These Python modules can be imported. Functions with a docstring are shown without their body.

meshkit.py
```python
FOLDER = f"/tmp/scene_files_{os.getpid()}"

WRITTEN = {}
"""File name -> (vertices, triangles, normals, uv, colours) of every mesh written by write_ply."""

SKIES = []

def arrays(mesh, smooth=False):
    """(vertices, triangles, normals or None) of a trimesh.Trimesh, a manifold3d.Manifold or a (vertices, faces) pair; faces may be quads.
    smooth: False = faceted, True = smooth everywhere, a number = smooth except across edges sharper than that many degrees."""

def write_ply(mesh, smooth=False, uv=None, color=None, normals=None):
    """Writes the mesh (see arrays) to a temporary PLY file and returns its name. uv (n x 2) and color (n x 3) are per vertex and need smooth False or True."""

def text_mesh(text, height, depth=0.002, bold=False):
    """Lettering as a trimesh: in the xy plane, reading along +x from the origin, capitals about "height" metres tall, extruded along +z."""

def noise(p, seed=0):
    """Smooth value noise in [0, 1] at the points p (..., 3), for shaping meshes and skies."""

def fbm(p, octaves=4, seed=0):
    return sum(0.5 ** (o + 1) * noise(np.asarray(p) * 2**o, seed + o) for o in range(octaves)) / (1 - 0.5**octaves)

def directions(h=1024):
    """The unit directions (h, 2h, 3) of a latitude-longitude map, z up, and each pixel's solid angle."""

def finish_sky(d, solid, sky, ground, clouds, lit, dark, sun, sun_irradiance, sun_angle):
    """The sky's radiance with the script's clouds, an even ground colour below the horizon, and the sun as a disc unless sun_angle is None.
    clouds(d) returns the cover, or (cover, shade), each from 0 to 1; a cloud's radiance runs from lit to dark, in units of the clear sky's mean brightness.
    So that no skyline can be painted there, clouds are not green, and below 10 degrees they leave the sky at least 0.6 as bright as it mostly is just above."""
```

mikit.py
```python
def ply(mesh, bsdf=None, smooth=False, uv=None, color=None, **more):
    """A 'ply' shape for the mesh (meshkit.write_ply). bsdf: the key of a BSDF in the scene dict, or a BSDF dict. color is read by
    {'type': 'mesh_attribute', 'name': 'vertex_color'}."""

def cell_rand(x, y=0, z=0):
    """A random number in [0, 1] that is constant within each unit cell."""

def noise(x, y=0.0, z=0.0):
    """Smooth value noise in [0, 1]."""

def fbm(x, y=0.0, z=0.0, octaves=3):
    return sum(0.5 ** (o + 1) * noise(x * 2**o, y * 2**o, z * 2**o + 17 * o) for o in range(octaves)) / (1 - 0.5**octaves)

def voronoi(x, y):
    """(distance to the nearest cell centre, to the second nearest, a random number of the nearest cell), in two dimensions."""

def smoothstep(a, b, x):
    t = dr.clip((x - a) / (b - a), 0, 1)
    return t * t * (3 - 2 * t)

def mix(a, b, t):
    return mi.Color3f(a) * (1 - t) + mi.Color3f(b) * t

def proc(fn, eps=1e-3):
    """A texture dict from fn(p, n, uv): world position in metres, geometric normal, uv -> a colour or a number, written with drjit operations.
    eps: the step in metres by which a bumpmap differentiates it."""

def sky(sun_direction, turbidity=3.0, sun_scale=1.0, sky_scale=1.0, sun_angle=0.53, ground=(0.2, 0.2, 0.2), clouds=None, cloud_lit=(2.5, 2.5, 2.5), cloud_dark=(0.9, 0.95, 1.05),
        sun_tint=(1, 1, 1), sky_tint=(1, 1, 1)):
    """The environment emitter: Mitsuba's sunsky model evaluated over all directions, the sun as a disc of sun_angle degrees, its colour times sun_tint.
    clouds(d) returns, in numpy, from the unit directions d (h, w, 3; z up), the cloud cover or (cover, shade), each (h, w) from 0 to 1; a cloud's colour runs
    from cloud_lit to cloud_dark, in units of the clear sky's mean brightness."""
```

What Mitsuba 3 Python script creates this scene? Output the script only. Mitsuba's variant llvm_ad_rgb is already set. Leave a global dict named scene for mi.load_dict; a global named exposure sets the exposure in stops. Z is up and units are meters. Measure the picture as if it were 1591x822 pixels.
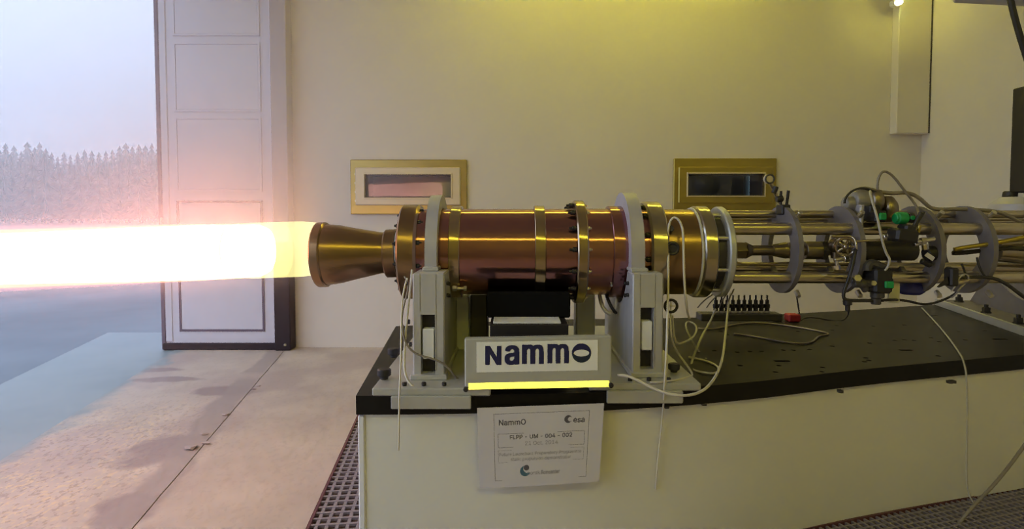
import math, random
import numpy as np, trimesh, manifold3d as m3
import drjit as dr, mitsuba as mi
import mikit, meshkit
from mikit import noise, fbm, voronoi, smoothstep, mix, proc
T = mi.ScalarTransform4f
rng = random.Random(7)

# ---------------------------------------------------------------- camera, sky, lights, exposure
F, HZ, CAM_Z, PITCH = 950.0, 330.0, 0.852, math.radians(2.5)
CY = HZ + F * math.tan(PITCH)
exposure = 0.0
scene, labels = {}, {}
scene['camera'] = dict(type='perspective', fov=math.degrees(2 * math.atan(795.5 / F)), fov_axis='x', near_clip=0.05, far_clip=1000.0,
    principal_point_offset_y=(411.0 - CY) / 822.0,
    to_world=T().look_at(origin=[0, 0, CAM_Z], target=[0, math.cos(PITCH), CAM_Z - math.sin(PITCH)], up=[0, 0, 1]))
SKY_SCALE = 15.0
scene['sky'] = mikit.sky([-0.5, 0.5, 0.7], turbidity=4, sun_scale=0.0, sky_scale=SKY_SCALE, clouds=lambda d: np.ones(d.shape[:2]),
    cloud_lit=(0.86, 1.0, 1.30), cloud_dark=(0.9, 0.95, 1.2), ground=(0.2, 0.2, 0.22))
LAMP = (32.0, 29.0, 2.6)          # the strip lamps' yellow light
PLUME = (4.2, 1.9, 1.7)          # the flame
FLAME_NEAR = (0.85, 0.80, 0.30)
FLAME_EDGE = (0.8, 0.42, 0.05)
FLAME_FRINGE = (0.30, 0.10, 0.10)
BULB = (115.0, 106.0, 18.0)

# ---------------------------------------------------------------- helpers
def ray(x, y):
    a, b = (x - 795.5) / F, -(y - CY) / F
    c, s = math.cos(PITCH), math.sin(PITCH)
    return np.array([a, c + b * s, -s + b * c])
def P(x, y, Y):
    d = ray(x, y); return np.array([0, 0, CAM_Z]) + d * (Y / d[1])
def PZ(x, y, z):
    d = ray(x, y); return np.array([0, 0, CAM_Z]) + d * ((z - CAM_Z) / d[2])
def XY(x, Y): return (x - 795.5) / F * Y
def px(n, Y=1.72): return n / F * Y

def cat(*ms):
    flat = []
    for m in ms: flat += m if isinstance(m, list) else [m]
    return trimesh.util.concatenate(flat)
def hull(pts): return trimesh.convex.convex_hull(np.asarray(pts, float))
def box(x0, x1, y0, y1, z0, z1, b=0.0):
    if b <= 0:
        m = trimesh.creation.box(extents=[x1 - x0, y1 - y0, z1 - z0]); m.apply_translation([(x0 + x1) / 2, (y0 + y1) / 2, (z0 + z1) / 2]); return m
    pts = []
    for X, sx in ((x0, 1), (x1, -1)):
        for Y, sy in ((y0, 1), (y1, -1)):
            for Z, sz in ((z0, 1), (z1, -1)):
                pts += [[X, Y + sy * b, Z + sz * b], [X + sx * b, Y, Z + sz * b], [X + sx * b, Y + sy * b, Z]]
    return hull(pts)
def obox(c, ext, ax, b=0.0):
    """a box about c, its own x axis along ax (2-d direction or 3-d), z kept as near up as possible"""
    m = box(-ext[0] / 2, ext[0] / 2, -ext[1] / 2, ext[1] / 2, -ext[2] / 2, ext[2] / 2, b)
    x = np.array(list(ax) + [0.0] * (3 - len(ax)), float); x /= np.linalg.norm(x)
    up = np.array([0, 0, 1.0]) if abs(x[2]) < 0.9 else np.array([0, 1.0, 0])
    y = np.cross(up, x); y /= np.linalg.norm(y); z = np.cross(x, y)
    M = np.eye(4); M[:3, 0], M[:3, 1], M[:3, 2], M[:3, 3] = x, y, z, c
    m.apply_transform(M); return m
def frame_to(p, d):
    d = np.asarray(d, float) / np.linalg.norm(d)
    u = np.cross([0, 0, 1.0] if abs(d[2]) < 0.9 else [1.0, 0, 0], d); u /= np.linalg.norm(u)
    M = np.eye(4); M[:3, 0], M[:3, 1], M[:3, 2], M[:3, 3] = u, np.cross(d, u), d, p
    return M
def lathe(prof, p=(0, 0, 0), d=(1, 0, 0), n=64, closed=True):
    """prof: (along, radius) pairs, turned about the line from p along d; closed: the profile is a ring or ends on the axis"""
    prof = np.asarray(prof, float); k = len(prof); a = np.arange(n) * 2 * math.pi / n
    v = np.stack([prof[:, 1][None] * np.cos(a)[:, None], prof[:, 1][None] * np.sin(a)[:, None], np.repeat(prof[:, 0][None], n, 0)], -1).reshape(-1, 3)
    f = []
    for j in range(k if closed else k - 1):
        j2 = (j + 1) % k
        i = np.arange(n); i2 = (i + 1) % n
        f += [np.stack([i * k + j, i2 * k + j, i2 * k + j2], 1), np.stack([i * k + j, i2 * k + j2, i * k + j2], 1)]
    m = trimesh.Trimesh(v, np.vstack(f), process=True)
    m.update_faces(m.nondegenerate_faces()); m.apply_transform(frame_to(p, d))
    if m.volume < 0: m.invert()
    return m
def cyl(p, q, r, n=24, b=None):
    p, q = np.asarray(p, float), np.asarray(q, float); L = np.linalg.norm(q - p); b = min(0.15 * r, 0.2 * L) if b is None else b
    return lathe([(0, 0), (0, r - b), (b, r), (L - b, r), (L, r - b), (L, 0)], p, q - p, n, closed=False)
def hexa(p, q, r): return cyl(p, q, r, 6, 0.1 * r)
def ball(c, r, n=2, s=(1, 1, 1)):
    m = trimesh.creation.icosphere(n, 1.0); m.apply_scale(np.array(s) * r); m.apply_translation(c); return m
def torus(c, d, R, r, n=40, k=10):
    a = np.arange(k) * 2 * math.pi / k
    return lathe(np.stack([r * np.sin(a), R + r * np.cos(a)], 1), c, d, n)
def spline(pts, n=None):
    from scipy.interpolate import CubicSpline
    p = np.asarray(pts, float); s = np.r_[0, np.cumsum(np.linalg.norm(np.diff(p, axis=0), axis=1) ** 0.6)]
    return CubicSpline(s, p)(np.linspace(0, s[-1], n or 10 * len(p)))
def tube(pts, r, sides=10, smooth=True):
    p = spline(pts) if smooth and len(pts) > 2 else np.asarray(pts, float)
    t = np.gradient(p, axis=0); t /= np.linalg.norm(t, axis=1, keepdims=True) + 1e-12
    u = np.cross(t[0], [0.3, 0.5, 0.8]); u /= np.linalg.norm(u); U = [u]
    for k in range(1, len(p)):
        u = U[-1] - t[k] * np.dot(U[-1], t[k]); U.append(u / np.linalg.norm(u))
    U = np.array(U); W = np.cross(t, U); a = np.arange(sides) * 2 * math.pi / sides
    v = (p[:, None] + r * (np.cos(a)[None, :, None] * U[:, None] + np.sin(a)[None, :, None] * W[:, None])).reshape(-1, 3)
    v = np.vstack([v, p[:1], p[-1:]]); f = []; i = np.arange(sides); i2 = (i + 1) % sides
    for k in range(len(p) - 1):
        f += [np.stack([k * sides + i, k * sides + i2, (k + 1) * sides + i2], 1), np.stack([k * sides + i, (k + 1) * sides + i2, (k + 1) * sides + i], 1)]
    e = (len(p) - 1) * sides
    f += [np.stack([i * 0 + len(v) - 2, i2, i], 1), np.stack([i * 0 + len(v) - 1, e + i, e + i2], 1)]
    return trimesh.Trimesh(v, np.vstack(f), process=False)
def extr(poly2, z0, z1):
    """a polygon in x, y raised from z0 to z1"""
    from shapely.geometry import Polygon
    m = trimesh.creation.extrude_polygon(poly2 if hasattr(poly2, 'exterior') else Polygon(poly2), z1 - z0, engine='earcut'); m.apply_translation([0, 0, z0]); return m
def man(m):
    m = trimesh.Trimesh(m.vertices, m.faces, process=True)
    return m3.Manifold(m3.Mesh(np.asarray(m.vertices, np.float32), np.asarray(m.faces, np.uint32)))
def unman(m):
    w = m.to_mesh(); return trimesh.Trimesh(w.vert_properties[:, :3], w.tri_verts, process=False)
def cut(a, *bs):
    a = man(a)
    for b in bs: a = a - man(b)
    return unman(a)
def face_on(m, Y):
    """a mesh drawn in x, y and raised along z: stood up to face the camera's side, its back at depth Y"""
    v = m.vertices.copy(); m = trimesh.Trimesh(np.stack([v[:, 0], Y - v[:, 2], v[:, 1]], 1), m.faces, process=False); return m

def numbered(key):
    if not any(k == key or k.startswith(key + '__') for k in scene) and key not in labels: return key
    n = 1
    while any(k == f'{key}_{n:03d}' or k.startswith(f'{key}_{n:03d}__') for k in scene) or f'{key}_{n:03d}' in labels: n += 1
    return f'{key}_{n:03d}'
def obj(name, mesh, mat, parent=None, smooth=35, label=None, kind=None, **more):
    key = numbered(parent + '__' + name if parent else name)
    scene[key] = mikit.ply(mesh, mat, smooth=smooth, **more)
    if label or kind:
        labels[key] = {}
        if label: labels[key]['label'] = label
        if kind: labels[key]['kind'] = kind
    return key
def thing(name, label, cat_, group=None):
    key = numbered(name); labels[key] = dict(label=label, category=cat_)
    if group: labels[key]['group'] = group
    return key
def single(name, mesh, mat, label, cat_, group=None, smooth=35, **more):
    key = numbered(name); scene[key] = mikit.ply(mesh, mat, smooth=smooth, **more); labels[key] = dict(label=label, category=cat_)
    if group: labels[key]['group'] = group
    return key
def struct(name, mesh, mat, smooth=35, label=None):
    scene[name] = mikit.ply(mesh, mat, smooth=smooth); labels[name] = dict(kind='structure')
    if label: labels[name]['label'] = label
    return name

# ---------------------------------------------------------------- materials
def rgb(c): return dict(type='rgb', value=list(c))
def mat(name, color, rough=0.5, metal=0.0, spec=0.5, bump=None, bump_scale=1.0, **more):
    d = dict(type='principled', base_color=color if isinstance(color, dict) else rgb(color), roughness=rough, metallic=metal, **more)
    if metal < 1: d['specular'] = spec
    if bump is not None: d = {'type': 'bumpmap', 'arbitrary': bump, 'scale': bump_scale, 'bsdf': d}
    scene[name] = {'type': 'twosided', 'bsdf': d}
mat('m_wall', proc(lambda p, n, uv: mix((0.60, 0.56, 0.50), (0.65, 0.61, 0.545), fbm(p.x * 2.2, p.y * 2.2, p.z * 2.2))), 0.6, spec=0.3)
mat('m_backwall', (0.45, 0.43, 0.41), 0.7, spec=0.3)
def floor_col(p, n, uv):
    b = mix((0.38, 0.31, 0.26), (0.50, 0.42, 0.355), fbm(p.x * 5, p.y * 5, 0.0, 4))
    sp = smoothstep(0.50, 0.75, fbm(p.x * 110, p.y * 70, 3.0, 3)); zone = smoothstep(-0.95, -1.4, p.x) * smoothstep(3.0, 2.2, p.y)
    b = mix(b, (0.60, 0.46, 0.26), 0.55 * sp * zone); b = mix(b, (0.33, 0.25, 0.24), 0.5 * smoothstep(0.45, 0.7, fbm(p.x * 3.1, p.y * 2.3, 11.0, 5)))
    sp2 = smoothstep(0.58, 0.74, fbm(p.x * 90 + 9, p.y * 60, 8.0, 3)); b = mix(b, (0.26, 0.19, 0.17), 0.40 * sp2 * zone + 0.12 * sp2)
    def stain(cx, cy, rx, ry, s):
        q = dr.sqrt(dr.square((p.x - cx) / rx) + dr.square((p.y - cy) / ry)) + 1.5 * (fbm(p.x * 8 + s, p.y * 8, s, 5) - 0.5)
        return smoothstep(1.1, 0.6, q)
    for cx, cy, rx, ry in STAINS: b = mix(b, (0.25, 0.185, 0.18), 0.8 * stain(cx, cy, rx, ry, cx * 7))
    band = smoothstep(0.075, 0.045, dr.abs((p.x - JX(p.y)) + 0.055 + 0.09 * (fbm(p.y * 6, p.x * 6, 2.0, 4) - 0.5))) * smoothstep(0.30, 0.45, fbm(p.y * 2.3, 4.0))
    b = mix(b, (0.30, 0.24, 0.22), 0.8 * band)
    apron_blend = smoothstep(0.06, -0.06, p.x - (TH0[0] + (p.y - TH0[1]) * TS) - 0.03 - 0.22 * (fbm(p.x * 7, p.y * 7, 5.0, 6) - 0.45))  # apron colour mixed raggedly into the floor near the threshold
    return mix(b, mix((0.19, 0.235, 0.255), (0.24, 0.28, 0.295), fbm(p.x * 4, p.y * 4, 0.0, 4)), 0.9 * apron_blend)
TH0, TH1 = PZ(272, 543, 0).tolist(), PZ(0, 716, 0).tolist()      # the door threshold, from the back wall to the left of the view
TS = (TH1[0] - TH0[0]) / (TH1[1] - TH0[1])
J0, J1 = PZ(432, 556, 0).tolist(), PZ(205, 822, 0).tolist()
def JX(y): return J0[0] + (y - J0[1]) * (J1[0] - J0[0]) / (J1[1] - J0[1])
STAINS = [tuple(map(float, q)) for q in [(*PZ(345, 607, 0)[:2], 0.16, 0.10), (*PZ(250, 700, 0)[:2], 0.14, 0.14), (*PZ(190, 790, 0)[:2], 0.10, 0.12), (*PZ(270, 590, 0)[:2], 0.2, 0.05), (*PZ(235, 575, 0)[:2], 0.2, 0.05)]]
mat('m_floor', proc(floor_col), 0.55, spec=0.4, bump=proc(lambda p, n, uv: 0.004 * fbm(p.x * 40, p.y * 40, 0.0, 3)), bump_scale=1.0)
mat('m_apron', proc(lambda p, n, uv: mix((0.19, 0.235, 0.255), (0.24, 0.28, 0.295), fbm(p.x * 4, p.y * 4, 0.0, 4))), 0.45, spec=0.4)
mat('m_asphalt', proc(lambda p, n, uv: mix((0.06, 0.08, 0.10), (0.16, 0.19, 0.22), fbm(p.x * 0.8, p.y * 0.8, 0.0, 5))), 0.5, spec=0.5)
mat('m_meadow', (0.10, 0.10, 0.09), 0.9)
mat('m_spruce', proc(lambda p, n, uv: mix((0.03, 0.04, 0.035), (0.07, 0.08, 0.06), noise(p.x * 2, p.y * 2, p.z * 2))), 0.9)
mat('m_bark', (0.12, 0.09, 0.07), 0.9)
mat('m_door', proc(lambda p, n, uv: mix((0.50, 0.50, 0.56), (0.56, 0.55, 0.61), fbm(p.x * 6, p.y * 6, p.z * 3))), 0.35, spec=0.5)
mat('m_rubber', (0.018, 0.011, 0.015), 0.6, spec=0.2)
mat('m_postgrey', (0.36, 0.32, 0.31), 0.5)
mat('m_groove', (0.10, 0.075, 0.11), 0.5)
mat('m_black', (0.018, 0.016, 0.018), 0.45)
mat('m_blackfoam', (0.006, 0.006, 0.007), 0.9, spec=0.1)
mat('m_dark', (0.05, 0.045, 0.045), 0.4)
mat('m_slab', proc(lambda p, n, uv: mix((0.006, 0.005, 0.005), (0.014, 0.012, 0.009), fbm(p.x * 7, p.y * 7, p.z * 7, 4))), 0.42, spec=0.18)
mat('m_pedestal', proc(lambda p, n, uv: mix((0.68, 0.665, 0.60), (0.73, 0.715, 0.65), fbm(p.x * 3, p.y * 3, p.z * 3))), 0.5, spec=0.4)
mat('m_white', (0.72, 0.72, 0.72), 0.4)
mat('m_paper', (0.60, 0.57, 0.60), 0.4)
mat('m_labelpaper', (0.82, 0.82, 0.78), 0.45)
mat('m_alu', proc(lambda p, n, uv: mix((0.48, 0.47, 0.46), (0.54, 0.53, 0.52), fbm(p.x * 60, p.y * 60, p.z * 6))), 0.42, metal=0.35)
mat('m_aluplate', proc(lambda p, n, uv: mix((0.46, 0.46, 0.44), (0.52, 0.52, 0.49), fbm(p.x * 20, p.y * 20, p.z * 20))), 0.38, metal=0.45)
mat('m_greyplate', proc(lambda p, n, uv: mix((0.40, 0.38, 0.40), (0.45, 0.43, 0.45), fbm(p.x * 30, p.y * 30, p.z * 30))), 0.5, metal=0.2)
mat('m_disc', proc(lambda p, n, uv: mix((0.15, 0.135, 0.15), (0.19, 0.175, 0.19), fbm(p.x * 30, p.y * 30, p.z * 30))), 0.5, metal=0.2)  # grey plate darkened: shade among the equipment put into the colour
mat('m_actgrey', (0.27, 0.25, 0.23), 0.4, metal=0.3)
mat('m_signgrey', (0.46, 0.46, 0.42), 0.45, metal=0.3)
mat('m_lip', (0.85, 0.85, 0.80), 0.22, metal=1.0)
def case_col(p, n, uv): return mix((0.29, 0.125, 0.135), (0.36, 0.16, 0.17), fbm(p.x * 9, p.y * 22, p.z * 22))
mat('m_case', proc(case_col), 0.13, metal=1.0, clearcoat=1.0, clearcoat_gloss=0.96)
mat('m_band', proc(lambda p, n, uv: mix((0.40, 0.31, 0.21), (0.47, 0.36, 0.25), fbm(p.x * 30, p.y * 9, p.z * 9))), 0.16, metal=1.0)
mat('m_nozzle', proc(lambda p, n, uv: mix((0.27, 0.17, 0.09), (0.33, 0.21, 0.11), fbm(p.x * 14, p.y * 20, p.z * 20))), 0.24, metal=1.0, clearcoat=0.7, clearcoat_gloss=0.9)
mat('m_steel', proc(lambda p, n, uv: mix((0.44, 0.39, 0.32), (0.52, 0.46, 0.38), fbm(p.x * 40, p.y * 40, p.z * 40))), 0.17, metal=1.0)
mat('m_rod', (0.56, 0.50, 0.40), 0.21, metal=1.0)
mat('m_pipe', (0.30, 0.25, 0.19), 0.35, metal=1.0)
mat('m_chrome', (0.75, 0.73, 0.68), 0.15, metal=1.0)
mat('m_brass', proc(lambda p, n, uv: mix((0.34, 0.265, 0.06), (0.44, 0.34, 0.09), fbm(p.x * 8, p.y * 8, p.z * 22))), 0.28, metal=0.8)
mat('m_brasspale', (0.60, 0.52, 0.34), 0.4, metal=0.3)
mat('m_cable_white', (0.62, 0.58, 0.50), 0.45)
mat('m_cable_grey2', (0.42, 0.39, 0.33), 0.5)
mat('m_cable_grey', (0.22, 0.19, 0.16), 0.5)
mat('m_cable_black', (0.025, 0.022, 0.022), 0.45)
mat('m_green', (0.012, 0.30, 0.09), 0.35)
mat('m_red', (0.35, 0.02, 0.02), 0.4)
mat('m_blue', (0.03, 0.03, 0.20), 0.5)
mat('m_navy', (0.010, 0.012, 0.07), 0.45)
mat('m_teal', (0.010, 0.022, 0.045), 0.45)
mat('m_ink', (0.10, 0.09, 0.11), 0.5)
mat('m_inkpale', (0.27, 0.25, 0.28), 0.5)
mat('m_logoblue', (0.06, 0.13, 0.18), 0.45)
mat('m_grating', (0.34, 0.30, 0.33), 0.45, metal=0.6)
mat('m_grateframe', (0.10, 0.035, 0.04), 0.5)
mat('m_pit', (0.03, 0.025, 0.03), 0.9)
mat('m_pit2', (0.22, 0.16, 0.14), 0.9)
mat('m_ctrlroom', (0.20, 0.22, 0.24), 0.7)
mat('m_cream', (0.55, 0.53, 0.42), 0.5)
scene['m_pane'] = dict(type='thindielectric', int_ior=1.5)

# ---------------------------------------------------------------- the setting
YB = 3.83                       # back wall
XR = 2.55                       # right wall
CEIL = 2.95
def along(a, b, s): return np.asarray(a) + (np.asarray(b) - np.asarray(a)) * s
def TX(y): return TH0[0] + (y - TH0[1]) * (TH1[0] - TH0[0]) / (TH1[1] - TH0[1])
YF = -2.6                       # wall behind the camera
# floor: slabs on each side of the joint
w = 0.002
ys = np.linspace(YF, YB, 90)
jag = np.array([0.010 * (meshkit.fbm(np.array([y * 9, 0.3, 0.7]), 3) - 0.5) for y in ys])
struct('floor', extr([(TX(YF) + .3, YF), (XR, YF), (XR, YB), (TX(YB) + .02, YB)], -0.10, -0.012), 'm_pit2')
obj('slab', extr([(TX(y) , y) for y in (YB, YF)] + [(JX(y) + a - w, y) for y, a in zip(ys, jag)], -0.012, 0.0), 'm_floor', 'floor', smooth=False)
right = [(JX(y) + a + w, y) for y, a in zip(ys, jag)]
GL0, GL1 = PZ(545, 668, 0), PZ(475, 822, 0)     # grating's left edge
gd = (GL0 - GL1)[:2] / np.linalg.norm((GL0 - GL1)[:2]); gn = np.array([gd[1], -gd[0]])
slabR = extr(right[::-1] + [], -0.012, 0.0) if False else extr([(x, y) for x, y in right] + [(XR, YB), (XR, YF)], -0.012, 0.0)
g0 = np.array(GL1[:2]) - gd * 0.75; g1 = np.array(GL0[:2]) + gd * 0.45
GW = 0.24
trenchL = extr([g0, g0 + gn * GW, g1 + gn * GW, g1], -0.08, 0.05)
RG0, RG1 = np.array([1.00, 1.684, 0]), np.array([1.56, 1.862, 0])    # the front grating runs along the pedestal's foot
rd = (RG1 - RG0)[:2] / np.linalg.norm((RG1 - RG0)[:2]); rn = np.array([rd[1], -rd[0]])
r0 = RG0[:2] - rd * 0.55; r1 = RG1[:2] + rd * 0.9
trenchR = extr([r0, r0 + rn * 0.26, r1 + rn * 0.26, r1], -0.08, 0.05)
obj('slab', cut(slabR, trenchL, trenchR), 'm_floor', 'floor', smooth=False)
# loose concrete chips along the joint
for (x, y, s) in ((300, 697, .03), (322, 690, .022), (318, 675, .018), (395, 605, .016), (352, 645, .02), (402, 600, .014)):
    c = PZ(x, y, 0); pts = np.random.RandomState(int(x + y)).normal(size=(14, 3)); pts /= np.linalg.norm(pts, axis=1, keepdims=True)
    single('concrete_chip', hull(pts * s * np.array([1, .8, .25]) + c + [0, 0, s * .2]), 'm_floor',
        {300: 'largest beige concrete chip lying on the floor joint', 322: 'concrete chip right of the largest chip on the floor joint', 318: 'concrete chip just behind the largest chips on the floor joint', 395: 'small concrete chip by the dark stain at the far floor joint', 352: 'concrete chip halfway along the floor joint', 402: 'tiny concrete chip, farthest along the floor joint'}[x], 'concrete chip', smooth=False)
# outside: concrete apron, asphalt yard
A0, A1 = PZ(168, 517, -.005), PZ(0, 598, -.005)
ad = (A1 - A0)[:2] / np.linalg.norm((A1 - A0)[:2])
a_far = A0[:2]; a_near = A1[:2] + ad * 4
struct('apron', extr([(TX(YB + .55), a_far[1] + .0), (TX(YB + .55) + 1.2, a_far[1]), (TX(YB) + 1.2, YB + .22), (TX(YB) + .02, YB), (TX(-2.6), -2.6), a_near, a_far], -0.12, -0.004), 'm_apron', smooth=False, label='pale blue concrete apron outside the door opening')
struct('ground', box(-220, 120, -60, 260, -0.5, -0.10), 'm_asphalt', smooth=False)
struct('meadow', extr([(-220, 40), (0, 75), (60, 80), (60, 250), (-220, 250)], -0.2, -0.04), 'm_meadow', smooth=False)
# back wall with two observation windows
WIN = [(545, 248, 725, 333), (1046, 246, 1207, 331)]
GLS = [(567, 271, 701, 307), (1068, 270, 1187, 304)]
holes = []
for (x0, y0, x1, y1) in GLS:
    a, b = P(x0, y1, YB), P(x1, y0, YB); holes.append(box(a[0] + .0, b[0], YB - .1, YB + .5, a[2], b[2]))
struct('wall_back', cut(box(TX(YB), XR + .2, YB, YB + 0.2, -0.05, CEIL), *holes), 'm_wall', smooth=False)
struct('wall_right', box(XR, XR + .2, YF, YB, -0.05, CEIL), 'm_wall', smooth=False)
struct('wall_front', box(TX(YF) - .4, XR + .2, YF - .2, YF, -0.05, CEIL), 'm_backwall', smooth=False)
struct('ceiling', extr([(TX(YF), YF), (XR + .2, YF), (XR + .2, YB + .2), (TX(YB), YB + .2)], CEIL, CEIL + .15), 'm_backwall', smooth=False)
struct('wall_left', cat(extr([(TX(YB), YB), (TX(-.5), -.5), (TX(-.5) - .2, -.5), (TX(YB) - .2, YB)], 2.55, CEIL), extr([(TX(-.5), -.5), (TX(YF), YF), (TX(YF) - .2, YF), (TX(-.5) - .2, -.5)], -0.1, CEIL)), 'm_wall', smooth=False)  # unseen near end and header of the opening sized for sky fill
# corner casing at the right
c0, c1 = P(1398, 0, YB - .07), P(1434, 207, YB - .07)
struct('trim_1', box(c0[0], XR, YB - .07, YB - .001, c1[2], CEIL, .004), 'm_wall', smooth=False, label='boxed casing in the corner of the back wall and right wall')
obj('shadow_line', box(XR - .008, XR - .002, YB - .074, YB - .07, c1[2], CEIL), 'm_dark', 'trim_1', smooth=False)  # dark strip standing for the shadow line at the casing edge
for k, (W, G) in enumerate(zip(WIN, GLS)):
    n = struct(f'window_{k + 1}', face_on(trimesh.creation.extrude_polygon(__import__('shapely').geometry.box(0, 0, .01, .01), .001, engine='earcut'), YB), 'm_brass', smooth=False)
    a, b = P(W[0], W[3], YB - .02), P(W[2], W[1], YB - .02); c, d = P(G[0], G[3], YB - .03), P(G[2], G[1], YB - .03)
    hole = box(c[0], d[0], YB - .2, YB + .2, c[2], d[2])
    scene[n] = mikit.ply(cut(box(a[0], b[0], YB - .022, YB, a[2], b[2], .004), hole), 'm_brass', smooth=False)
    labels[n] = dict(kind='structure', label=('observation window behind the nozzle end of the motor' if k == 0 else 'observation window above the steel rods, right of the motor'))
    q = .048
    i0, i1 = (c[0] - q * 1.2, c[2] - q), (d[0] + q * 1.2, d[2] + q * .9)
    obj('inner_frame', cut(box(i0[0], i1[0], YB - .04, YB - .02, i0[1], i1[1], .006), hole), 'm_brasspale' if k == 0 else 'm_brass', n, smooth=False)
    rim = .008
    obj('glazing_bead', cut(box(c[0] - rim, d[0] + rim, YB - .046, YB - .035, c[2] - rim, d[2] + rim, .002), hole), 'm_brasspale', n, smooth=False)
    # the pane leans a little out of the vertical
    e = .028
    pane = trimesh.Trimesh([[c[0], YB + .015, c[2]], [d[0], YB + .015, c[2]], [d[0], YB + .015 - (d[2] - c[2]) * .076, d[2]], [c[0], YB + .015 - (d[2] - c[2]) * .076, d[2]]], [[0, 1, 2], [0, 2, 3]], process=False)
    obj('pane', pane, 'm_pane', n, smooth=False)
    obj('reveal', cut(box(c[0] - .004, d[0] + .004, YB - .02, YB + .2, c[2] - .004, d[2] + .004), box(c[0], d[0], YB - .3, YB + .4, c[2], d[2])), 'm_dark', n, smooth=False)
    for j in range(4 if k == 0 else 0):
        z = c[2] - .02 + j * .055
        obj('bolt', cyl((a[0] + .035, YB - .022, z), (a[0] + .035, YB - .030, z), .007, 12), 'm_chrome', n)
# the control room behind the windows
cr0, cr1 = -1.4, 2.3
struct('control_room', cut(box(cr0 - .1, cr1 + .1, YB + .2, YB + 1.9, .5, 2.3), box(cr0, cr1, YB + .1, YB + 1.8, .6, 2.2)), 'm_ctrlroom', smooth=False)
s0, s1 = P(1165, 300, YB + .8), P(1173, 262, YB + .8)
t = thing('monitor', 'pale blue glowing strip light seen through the right observation window', 'light')
obj('housing', box(s0[0] - .03, s1[0] + .06, YB + .82, YB + .86, .6, s1[2] + .05, .004), 'm_ctrlroom', t)
scene[t + '__tube'] = mikit.ply(box(s0[0], s1[0], YB + .80, YB + .815, s0[2] - .1, s1[2], .003), 'm_white', smooth=False, emitter=dict(type='area', radiance=rgb((.22, .36, .42))))
t = thing('added_room_light', 'dim unseen light added to brighten the control room behind the windows', 'light')  # added lamp, out of view, to lift the dark control room
obj('housing', box(.3, .6, YB + .9, YB + 1.2, 2.17, 2.199), 'm_white', t, smooth=False)
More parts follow.
